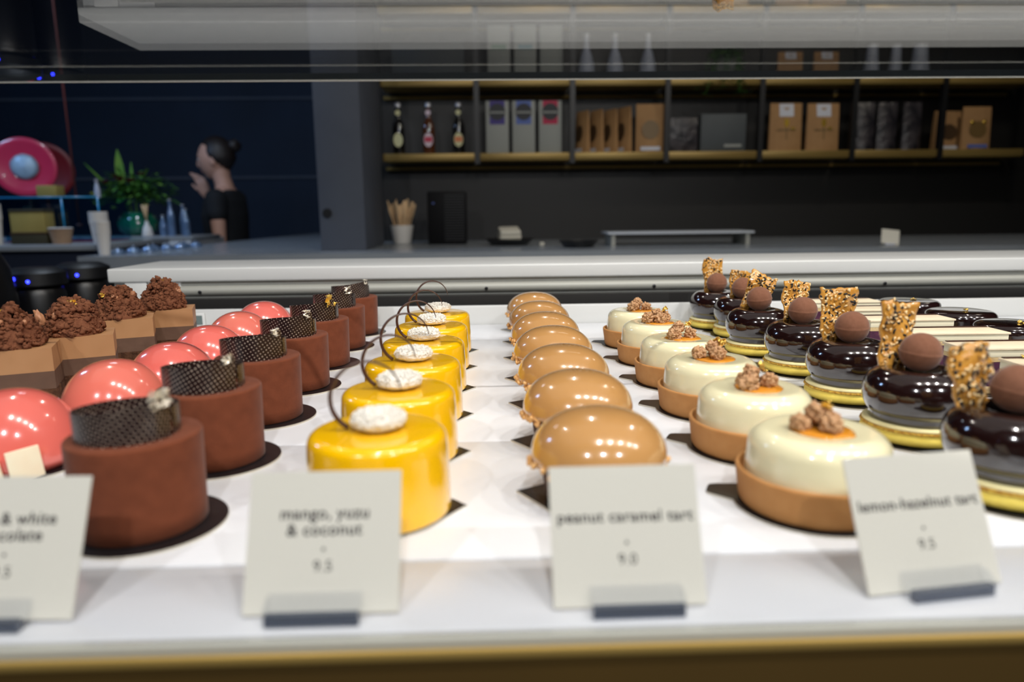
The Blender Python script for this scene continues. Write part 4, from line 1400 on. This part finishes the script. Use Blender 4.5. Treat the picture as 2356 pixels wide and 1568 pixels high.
MB().box(-0.067, 0.067, -0.031, 0.031, 0.0365, 0.044, bev=.001).build('lid', 'window_dark', t, angle=SH)
# glass cabinet on the counter, with a small gold box on its roof
t = thing('glass_cabinet', 'small glass counter cabinet with blue edges', 'cabinet', (-1.68, 3.065, CT))
for nm, b in (('glass_side', (-0.24, -0.237, -0.12, 0.12, 0.004, 0.170)), ('glass_side', (0.137, 0.14, -0.12, 0.12, 0.004, 0.170)), ('glass_front', (-0.236, 0.136, -0.12, -0.117, 0.004, 0.170)), ('glass_top', (-0.24, 0.14, -0.12, 0.12, 0.1702, 0.1742))):
    MB().box(*b).build(nm, 'blue_glass', t, smooth=False)
mb = MB()
for (a, b) in (((-0.24, -0.123, 0.176), (0.14, -0.123, 0.176)), ((0.142, -0.123, 0.0), (0.142, -0.123, 0.176)), ((0.0, -0.123, 0.0), (0.0, -0.123, 0.176))):
    mb.tube([a, b], 0.0035, 6)
mb.build('edge_profile', 'blue_edge', t)
MB().box(-0.235, 0.135, -0.115, 0.115, 0.0, 0.0035).build('floor_plate', 'tab_red', t, smooth=False)
o = MB().box(-0.040, 0.040, -0.03, 0.03, 0, 0.052, bev=.002).build('small_gold_box', 'gold_box', angle=SH)
o.location = Vector((-1.79, 3.065, CT + 0.1748)) + OFF
tag(o, 'small gold box on top of the glass cabinet in front of the red disc', 'box')
t = thing('woven_basket', 'small pale woven basket beside the paper cups', 'basket', (-1.588, 2.755, CT))
MB().lathe([(0, 0), (0.030, 0), (0.040, 0.052), (0.042, 0.056), (0.036, 0.056), (0.028, 0.004), (0, 0.004)], seg=36, wob=lambda a, z: 1 + 0.03 * math.sin(a * 16)).build('bowl', 'basket_tan', t, angle=1)
MB().lathe([(0.038, 0.0565), (0.043, 0.058), (0.038, 0.060), (0.035, 0.058)], seg=36).build('rim', 'cup_white', t, angle=1)
t = thing('spray_bottle', 'slim white bottle standing on the glass cabinet', 'bottle', (-1.600, 3.065, CT + 0.1748))
MB().lathe([(0, 0), (0.011, 0), (0.012, 0.03), (0.008, 0.05), (0.006, 0.06), (0, 0.06)], seg=20).build('body', 'bottle_white', t, angle=1)
MB().lathe([(0.007, 0.0605), (0.008, 0.075), (0, 0.078)], seg=16).build('cap', 'cap_silver', t, angle=1)
# slim tap with square arm
t = thing('counter_tap', 'slim dark steel tap with a square arm at the far left', 'tap', (-1.802, 2.686, CT))
MB().tube([(0, 0, 0), (0, 0, 0.262)], 0.0042, 10).build('riser', 'machine_black', t)
MB().tube([(0, 0, 0.2665), (-0.03, 0, 0.268), (-0.12, 0, 0.268)], 0.007, 12).build('spout_arm', 'pipe_steel', t)
# red round discs on thin stands
SBT = 0.0365
OFF = Vector((-0.033, 0, 0.011))
for (x, y, z, r, m, core, lb, nm) in ((-2.39, 3.892, 0.392, 0.150, 'disc_red', True, 'glossy red round disc with a crumpled silver centre, at the far left', 'red_disc'),
                                      (-2.570, 4.348, 0.395, 0.165, 'disc_darkred', False, 'dark red round disc half hidden behind the glossy one', 'dark_red_disc')):
    t = thing(nm, lb, 'disc', (x, y, z), 0.35)
    mt = Matrix.Rotation(PI / 2, 4, 'X')
    MB().lathe([(0, -0.03), (r * .3, -0.03), (r * .9, -0.006), (r, 0.0), (r * .985, 0.004), (r * .8, -0.004), (r * .4, -0.014), (0, -0.016)], seg=64, mtx=mt).build('dish_shell', m, t)
    if core:
        MB().lathe([(0, 0.012), (r * .3, 0.010), (r * .42, 0.0), (r * .43, -0.011), (0, -0.013)], seg=40, mtx=mt, wob=lambda a, z: 1 + .04 * math.sin(5 * a + z * 300)).build('silver_centre', 'disc_core', t)
    bz = (SBT if core else FZ) - z
    MB().tube([(0, 0.034, 0), (0, 0.034, bz + 0.01)], 0.008, 10).build('stand_pole', 'cord_red', t)
    MB().lathe([(0, 0), (0.10, 0), (0.09, 0.012), (0, 0.016)], c=(0, 0.034, bz), seg=32).build('stand_foot', 'machine_black', t, angle=1)
# hanging red cord
t = thing('hanging_cord', 'thin dark red cord hanging from the ceiling at the left', 'cord', (-1.873, 3.410, 1.80))
MB().tube([(0, 0, 0), (0, 0, -1.70)], 0.0045, 8).build('cord_line', 'cord_red', t)
MB().lathe([(0, -1.716), (0.012, -1.714), (0.014, -1.700), (0, -1.698)], seg=16).build('end_weight', 'cord_red', t)

# ---- bouquet in a green glass vase
SB = 0.0365
OFF = Vector((-0.031, 0, 0.011))
t = thing('flower_bouquet', 'large leafy bouquet with dark red flowers and tall green blades', 'bouquet', (-1.73, 3.668, SB + 0.10))
rnd = random.Random(21)
mb = MB()
for k in range(520):
    a = rnd.uniform(0, 2 * PI)
    e = rnd.uniform(-0.25, 1.3)
    q = rnd.uniform(0.25, 1)
    c = Vector((math.cos(a) * math.cos(e) * 0.19 * q, math.sin(a) * math.cos(e) * 0.13 * q, 0.09 + math.sin(e) * 0.13 * q))
    leafy(mb, c, (math.cos(a) + rnd.uniform(-.5, .5), math.sin(a) + rnd.uniform(-.5, .5), rnd.uniform(-.3, .9)), rnd.uniform(0.03, 0.065), rnd.uniform(0.014, 0.026), rnd.choice((0, 0, 0, 1)))
mb.build('foliage', ['leaf_green', 'leaf_bright'], t)
mb = MB()
for (dx, dz, L, w, tilt) in ((-0.05, 0.12, 0.20, 0.042, -0.05), (-0.10, 0.12, 0.19, 0.026, -0.75), (0.05, 0.12, 0.12, 0.03, 0.2), (0.0, 0.13, 0.13, 0.02, 0.02)):
    leafy(mb, (dx, -0.02, dz), (math.sin(tilt), 0.05, math.cos(tilt)), L, w, 0, 0.0)
mb.build('tall_blade', 'leaf_bright', t)
mb = MB()
for (dx, dy, dz, r) in ((-0.10, -0.08, 0.15, 0.022), (-0.02, -0.10, 0.16, 0.028), (0.03, -0.10, 0.155, 0.026), (-0.06, -0.06, 0.18, 0.02), (0.06, -0.05, 0.19, 0.02)):
    for j in range(9):
        a = j * 2.4
        leafy(mb, (dx, dy, dz), (math.cos(a), math.sin(a), 0.5 + 0.1 * j), r * 1.2, r * .9, 0, 0.0)
mb.build('dark_flower', 'flower_dark', t)
mb = MB()
for (dx, dy, dz, r) in ((-0.165, -0.06, 0.09, 0.026), (-0.15, -0.08, 0.05, 0.02), (0.09, -0.09, 0.04, 0.018), (-0.05, -0.12, 0.03, 0.016)):
    for j in range(10):
        a = j * 2.4
        leafy(mb, (dx, dy, dz), (math.cos(a), math.sin(a), 0.4 + 0.1 * j), r * 1.2, r * .9, 0, 0.0)
mb.build('yellow_flower', 'flower_yellow', t)
mb = MB()
for k in range(10):
    a = k * 0.63
    mb.tube([(0.02 * math.cos(a), 0.02 * math.sin(a), -0.06), (0.05 * math.cos(a), 0.04 * math.sin(a), 0.07)], 0.003, 6)
mb.build('stems', 'leaf_green', t)
t = thing('glass_vase', 'round green glass vase holding the bouquet', 'vase', (-1.73, 3.668, SB))
MB().lathe([(0, 0), (0.055, 0), (0.085, 0.025), (0.095, 0.06), (0.082, 0.095), (0.066, 0.110), (0.062, 0.108), (0.078, 0.092), (0.089, 0.06), (0.078, 0.028), (0, 0.008)], seg=48).build('bowl', 'vase_green', t)
MB().lathe([(0.064, 0.1105), (0.068, 0.112), (0.066, 0.115), (0.061, 0.112)], seg=40).build('rim', 'vase_green', t)
t = thing('reed_diffuser', 'small white flask with pale wooden reeds beside the bouquet', 'diffuser', (-1.630, 3.547, SB))
MB().lathe([(0, 0), (0.024, 0), (0.026, 0.004), (0.019, 0.04), (0.009, 0.058), (0.008, 0.072), (0, 0.072)], seg=28).build('flask', 'cup_white', t, angle=1)
for k in range(7):
    a = k * 0.9
    MB().tube([(0, 0, 0.0722), (0.014 * math.cos(a) - 0.003, 0.01 * math.sin(a), 0.148)], 0.0021, 6).build('reed', 'wood_light', t)
for k, (x, y, h) in enumerate(((-1.560, 3.565, 0.10), (-1.505, 3.530, 0.175), (-1.468, 3.582, 0.15), (-1.428, 3.513, 0.13))):
    t = thing('water_bottle', ['short clear bottle next to the reed diffuser', 'tallest clear bottle, in front of the raised hand', 'clear bottle right of the tallest one', 'clear bottle nearest the black shirt'][k], 'bottle', (x, y, SB), 0, 'clear bottles beside the person')
    MB().lathe([(0, 0), (0.016, 0), (0.017, 0.004), (0.0165, h * .55), (0.011, h * .7), (0.007, h * .8), (0.007, h * .95), (0, h * .95)], seg=24).build('body', 'water_bottle', t, angle=1)
    MB().lathe([(0.008, h * .951), (0.0085, h), (0, h + .001)], seg=16).build('cap', 'cap_silver', t, angle=1)

# ---- dark machines with blue lights, low bench, rounded black hood
OFF = Vector((0, 0, 0.011))
t = thing('low_bench', 'dark low bench under the machines at the left', 'bench', (-1.15, 1.5, FZ))
at0(MB().box(-1.75, -0.70, 1.22, 2.00, -0.253, -0.2315, bev=.002).build('bench_top', 'machine_black', t, angle=SH), t)
for x in (-1.72, -0.76):
    for y in (1.24, 1.95):
        at0(MB().box(x, x + 0.03, y, y + 0.03, FZ + 0.0005, -0.2535).build('leg', 'machine_black', t, smooth=False), t)
for k, (x, y, lb) in enumerate(((-1.003, 1.60, 'black canister machine with three blue lights next to the black hood'), (-0.990, 1.76, 'black canister machine with blue lights and a red button'))):
    t = thing('canister_machine', lb, 'machine', (x, y, -0.231), 0.1)
    MB().lathe([(0, 0), (0.052, 0), (0.055, 0.004), (0.055, 0.20), (0.050, 0.212), (0, 0.214)], seg=40).build('drum', 'machine_black', t, angle=1)
    MB().lathe([(0.050, 0.2145), (0.062, 0.222), (0.060, 0.248), (0.04, 0.258), (0, 0.26)], seg=40).build('lid', 'post_black', t, angle=1)
    for (dx, dz, r) in ((-0.016, 0.238, 0.0050), (-0.016, 0.226, 0.0034), (0.014, 0.232, 0.0034)):
        MB().lathe([(0, 0), (r, 0), (r * .8, 0.0016), (0, 0.002)], seg=16, mtx=Matrix.Translation((dx, -math.sqrt(0.0630 ** 2 - dx * dx), dz)) @ Matrix.Rotation(PI / 2, 4, 'X')).build('indicator_light', 'led_blue', t)
    if k:
        MB().lathe([(0, 0), (0.010, 0), (0.008, 0.006), (0, 0.008)], seg=16, mtx=Matrix.Translation((-0.040, -0.050, 0.240)) @ Matrix.Rotation(PI / 2, 4, 'X')).build('red_button', 'tab_red', t)
        MB().box(-0.052, -0.022, -0.058, -0.050, 0.218, 0.226).build('yellow_tag', 'flower_yellow', t, smooth=False)
t = thing('machine_hood', 'rounded black machine hood cut off by the left edge of the photo', 'machine', (-1.050, 1.38, -0.231))
mb = MB().lathe([(0, 0), (0.09, 0), (0.105, 0.01), (0.125, 0.20), (0.118, 0.27), (0.095, 0.32), (0.05, 0.345), (0, 0.35)], seg=48)
mb.build('hood', 'machine_black', t, angle=1)
MB().lathe([(0.108, 0.06), (0.118, 0.062), (0.118, 0.07), (0.109, 0.072)], seg=48).build('trim_ring', 'post_black', t, angle=1)
MB().lathe([(0, 0), (0.006, 0), (0, 0.002)], seg=16, mtx=Matrix.Translation((0.05, -0.107, 0.27)) @ Matrix.Rotation(PI / 2, 4, 'X')).build('indicator_light', 'blue_edge', t)

# ================================================================== THE PERSON
# built in the frame of the figure: x = forward, y = her left, z = up from the soles
P = thing('person', 'person in a black T-shirt with dark hair in a bun, raising one hand', 'person', (-1.500, 4.19, FZ), PI)


def capsule_chain(mb, pts, rad, seg=16, sub=5, flat=1.0, ax=None):
    P_, R_ = [], []
    for i in range(len(pts) - 1):
        for k in range(sub):
            q = k / sub
            qq = q * q * (3 - 2 * q)
            P_.append(Vector(pts[i]).lerp(Vector(pts[i + 1]), q))
            R_.append(rad[i] + (rad[i + 1] - rad[i]) * qq)
    P_.append(Vector(pts[-1]))
    R_.append(rad[-1])
    d0 = (P_[0] - P_[1]).normalized()
    d1 = (P_[-1] - P_[-2]).normalized()
    P_ = [P_[0] + d0 * R_[0] * .8, P_[0] + d0 * R_[0] * .5] + P_ + [P_[-1] + d1 * R_[-1] * .5, P_[-1] + d1 * R_[-1] * .8]
    R_ = [R_[0] * .45, R_[0] * .82] + R_ + [R_[-1] * .82, R_[-1] * .45]
    mb.tube(P_, R_, seg, flat=flat, flat_axis=ax)


def loft(mb, secs, seg=28):
    """elliptic sections (x, y, z, rx, ry) stacked upward and capped"""
    vs, fs = [], []
    for (x, y, z, rx, ry) in secs:
        for k in range(seg):
            a = 2 * PI * k / seg
            vs.append((x + rx * math.cos(a), y + ry * math.sin(a), z))
    for i in range(len(secs) - 1):
        for k in range(seg):
            k2 = (k + 1) % seg
            fs.append((i * seg + k, i * seg + k2, (i + 1) * seg + k2, (i + 1) * seg + k))
    fs.append(tuple(reversed(range(seg))))
    fs.append(tuple(range((len(secs) - 1) * seg, len(secs) * seg)))
    mb.add(vs, fs)


def remesh(o, v, smooth=4):
    m = o.modifiers.new('remesh', 'REMESH')
    m.mode = 'VOXEL'
    m.voxel_size = v
    m.use_smooth_shade = True
    s = o.modifiers.new('smooth', 'SMOOTH')
    s.iterations = smooth
    s.factor = 0.5
    return o


def finger(mb, base, d0, bend, L, r, side):
    """three phalanges curling from direction d0 about the side axis"""
    p = Vector(base)
    d = Vector(d0).normalized()
    side = Vector(side).normalized()
    pts, rad = [p.copy()], [r]
    for k, f in enumerate((0.45, 0.31, 0.24)):
        p = p + d * L * f
        pts.append(p.copy())
        rad.append(r * (1 - 0.12 * (k + 1)))
        d = (Matrix.Rotation(bend, 3, side) @ d).normalized()
    capsule_chain(mb, pts, rad, 10, 3)


mb = MB()
# head: cranium, jaw, face details (front is +x)
HC = Vector((0.045, 0, 1.545))
vs, fs = ICO[5]
out = []
for v in vs:
    x, y, z = v
    p = Vector((x * 0.094, y * 0.076, z * 0.112))
    if z < 0:
        p.y *= 1 - 0.26 * (-z) ** 1.3
        if x < 0:
            p.x *= 1 - 0.38 * (-z)
        else:
            p.x *= 1 + 0.02 * z
    if x > 0:
        fr = x ** 2
        p.x += 0.020 * fr * math.exp(-((z + 0.36) / 0.14) ** 2) * math.exp(-(y / 0.13) ** 2)       # nose tip
        p.x += 0.011 * fr * math.exp(-((z + 0.14) / 0.17) ** 2) * math.exp(-(y / 0.10) ** 2)       # bridge
        p.x += 0.004 * fr * math.exp(-((z - 0.12) / 0.08) ** 2)                                    # brow
        p.x -= 0.008 * fr * math.exp(-((z + 0.05) / 0.10) ** 2) * (math.exp(-((y - 0.40) / 0.16) ** 2) + math.exp(-((y + 0.40) / 0.16) ** 2))
        p.x += 0.006 * math.exp(-((z + 0.60) / 0.06) ** 2) * math.exp(-(y / 0.25) ** 2)            # upper lip
        p.x += 0.006 * math.exp(-((z + 0.71) / 0.05) ** 2) * math.exp(-(y / 0.22) ** 2)            # lower lip
        p.x += 0.016 * math.exp(-((z + 0.93) / 0.12) ** 2) * math.exp(-(y / 0.35) ** 2)            # chin
    out.append(p + HC)
mb.add(out, fs)
for s in (-1, 1):      # ears
    mb.blob(HC + Vector((-0.012, s * 0.074, -0.014)), 0.030, 3, 0.05, 2, (0.55, 0.22, 1.0))
# neck, chest, hips
loft(mb, [(0.000, 0, 1.34, 0.055, 0.075), (0.005, 0, 1.40, 0.050, 0.052), (0.016, 0, 1.44, 0.048, 0.049), (0.022, 0, 1.50, 0.050, 0.050)])
loft(mb, [(0.00, 0, 0.80, 0.100, 0.155), (0.00, 0, 0.88, 0.110, 0.168), (0.00, 0, 0.98, 0.092, 0.140), (0.005, 0, 1.06, 0.088, 0.128), (0.012, 0, 1.17, 0.100, 0.145), (0.012, 0, 1.25, 0.105, 0.160), (0.004, 0, 1.32, 0.085, 0.165), (-0.002, 0, 1.362, 0.060, 0.120), (0, 0, 1.39, 0.045, 0.06)])
for s in (-1, 1):      # legs and feet
    capsule_chain(mb, [(0.0, s * 0.082, 0.84), (0.012, s * 0.085, 0.62), (0.010, s * 0.085, 0.47), (-0.012, s * 0.085, 0.33), (-0.012, s * 0.085, 0.10)], [0.088, 0.070, 0.052, 0.050, 0.036])
    capsule_chain(mb, [(-0.030, s * 0.086, 0.045), (0.04, s * 0.09, 0.042), (0.13, s * 0.095, 0.028)], [0.036, 0.036, 0.026])
# left arm hanging beside the body (towards the camera)
sh_, el, wr = Vector((0.0, 0.165, 1.325)), Vector((-0.022, 0.205, 1.06)), Vector((0.020, 0.215, 0.835))
capsule_chain(mb, [sh_, sh_.lerp(el, .45), el, el.lerp(wr, .35), wr], [0.047, 0.040, 0.033, 0.035, 0.024])
capsule_chain(mb, [wr, wr + Vector((0.012, 0, -0.04)), wr + Vector((0.020, 0, -0.085))], [0.022, 0.034, 0.034], flat=0.42, ax=(1, 0, 0))
for k, (dx, L) in enumerate(((0.046, 0.070), (0.028, 0.078), (0.010, 0.073), (-0.008, 0.058))):
    finger(mb, wr + Vector((dx - 0.002, 0, -0.095)), (0.12, 0, -1), -0.18, L, 0.0082, (0, 1, 0))
finger(mb, wr + Vector((0.034, -0.006, -0.045)), (0.75, -0.1, -0.8), -0.15, 0.060, 0.0095, (0, 1, 0))
# right arm raised in front, hand beside the chin
sh_, el, wr = Vector((0.0, -0.165, 1.325)), Vector((0.045, -0.200, 1.255 - 0.17)), Vector((0.118, -0.15, 1.345))
el = Vector((0.085, -0.385, 1.225))
wr = Vector((0.195, -0.240, 1.335))
capsule_chain(mb, [sh_, sh_.lerp(el, .5), el, el.lerp(wr, .35), wr], [0.047, 0.040, 0.034, 0.035, 0.023])
capsule_chain(mb, [wr, wr + Vector((0.010, 0.010, 0.035)), wr + Vector((0.022, 0.016, 0.080))], [0.022, 0.034, 0.034], flat=0.42, ax=(1, 0.2, 0))
for k, (dx, L, b) in enumerate(((0.040, 0.070, 0.30), (0.022, 0.078, 0.42), (0.004, 0.073, 0.5), (-0.012, 0.058, 0.55))):
    finger(mb, wr + Vector((dx + 0.012, 0.016, 0.086)), (0.35, 0.1, 1), b, L, 0.0082, (0.2, 1, 0))
finger(mb, wr + Vector((0.036, 0.012, 0.040)), (0.9, 0.1, 0.55), -0.25, 0.060, 0.0095, (0, 1, 0))
body = remesh(mb.build('body', 'skin', P), 0.0048, 2)

# hair: cap fitted over the skull, combed back to a bun
mb = MB()
out = []
for v in ICO[4][0]:
    x, y, z = v
    p = Vector((x * 0.101, y * 0.084, z * 0.119))
    if z < 0 and x < 0:
        p.x *= 1 - 0.22 * (-z)
    if x > 0.35 and z < 0.55:
        p.x *= 0.72
        p.y *= 0.95
    if z < -0.2:
        p.z *= 0.82
        p.y *= 0.90
    out.append(p + HC + Vector((-0.013, 0, 0.006)))
# front hair line: keep only what lies behind the face
keep = [i for i, q in enumerate(out) if (q.x - HC.x) < 0.020 + 1.05 * (q.z - HC.z - 0.02) or (q.z - HC.z) > 0.085]
ks = set(keep)
fs = [f for f in ICO[4][1] if all(i in ks for i in f)]
mb.add(out, fs)
hair = mb.build('hair', 'hair_dark', P)
s = hair.modifiers.new('thick', 'SOLIDIFY')
s.thickness = 0.008
s.offset = -0.6
mb = MB()
mb.blob(HC + Vector((-0.112, 0, 0.070)), 0.041, 4, 0.10, 5, (0.9, 0.95, 0.85), freq=3)
mb.build('hair_bun', 'hair_dark', P)
for s_ in (-1, 1):
    MB().blob(HC + Vector((0.079, s_ * 0.030, -0.006)), 0.0098, 2, 0, 1, (0.7, 1.2, 0.7)).build('eye', 'eye_white', P)
    MB().blob(HC + Vector((0.0855, s_ * 0.030, -0.006)), 0.0046, 2, 0, 1, (0.5, 1, 1)).build('iris', 'hair_dark', P)
    MB().tube([HC + Vector((0.088 - 0.010 * k, s_ * (0.016 + 0.010 * k), 0.014 + 0.002 * math.sin(k * 1.4))) for k in (0, .7, 1.4, 2.2, 3)], [0.0012, 0.002, 0.0022, 0.0018, 0.001], 6).build('eyebrow', 'hair_dark', P)
MB().tube([HC + Vector((0.083 - abs(k) * 0.004, k * 0.011, -0.0735)) for k in (-2, -1, 0, 1, 2)], [0.0012, 0.003, 0.0035, 0.003, 0.0012], 8, flat=.7).build('lips', 'lip', P)

# T-shirt with short sleeves
mb = MB()
loft(mb, [(0.00, 0, 0.865, 0.126, 0.182), (0.00, 0, 0.93, 0.118, 0.168), (0.004, 0, 1.02, 0.108, 0.150), (0.012, 0, 1.14, 0.116, 0.160), (0.014, 0, 1.23, 0.122, 0.176), (0.006, 0, 1.31, 0.104, 0.184), (-0.002, 0, 1.350, 0.078, 0.145), (-0.006, 0, 1.372, 0.064, 0.092)])
a, b = Vector((0.0, 0.160, 1.322)), Vector((-0.008, 0.182, 1.235))
capsule_chain(mb, [a, b], [0.060, 0.054])
a, b = Vector((0.0, -0.160, 1.322)), Vector((0.045, -0.275, 1.275))
capsule_chain(mb, [a, b], [0.060, 0.054])
remesh(mb.build('t_shirt', 'cloth_black', P), 0.006, 5)
mb = MB()
loft(mb, [(0.0, 0, 0.76, 0.118, 0.172), (0.0, 0, 0.84, 0.122, 0.180), (0.0, 0, 0.90, 0.116, 0.170)])
for s_ in (-1, 1):
    capsule_chain(mb, [(0.0, s_ * 0.083, 0.82), (0.012, s_ * 0.086, 0.60), (0.010, s_ * 0.086, 0.46), (-0.006, s_ * 0.086, 0.30), (-0.006, s_ * 0.086, 0.11)], [0.100, 0.084, 0.070, 0.066, 0.058])
remesh(mb.build('trousers', 'cloth_black', P), 0.007, 5)
for s_ in (-1, 1):
    mb = MB()
    capsule_chain(mb, [(-0.036, s_ * 0.086, 0.050), (0.04, s_ * 0.09, 0.048), (0.135, s_ * 0.095, 0.040)], [0.044, 0.044, 0.036])
    mb.box(-0.075, 0.170, s_ * 0.09 - 0.042, s_ * 0.09 + 0.042, 0.001, 0.022, bev=.006)
    remesh(mb.build('shoe', 'machine_black', P), 0.006, 3)

bpy.context.view_layer.update()
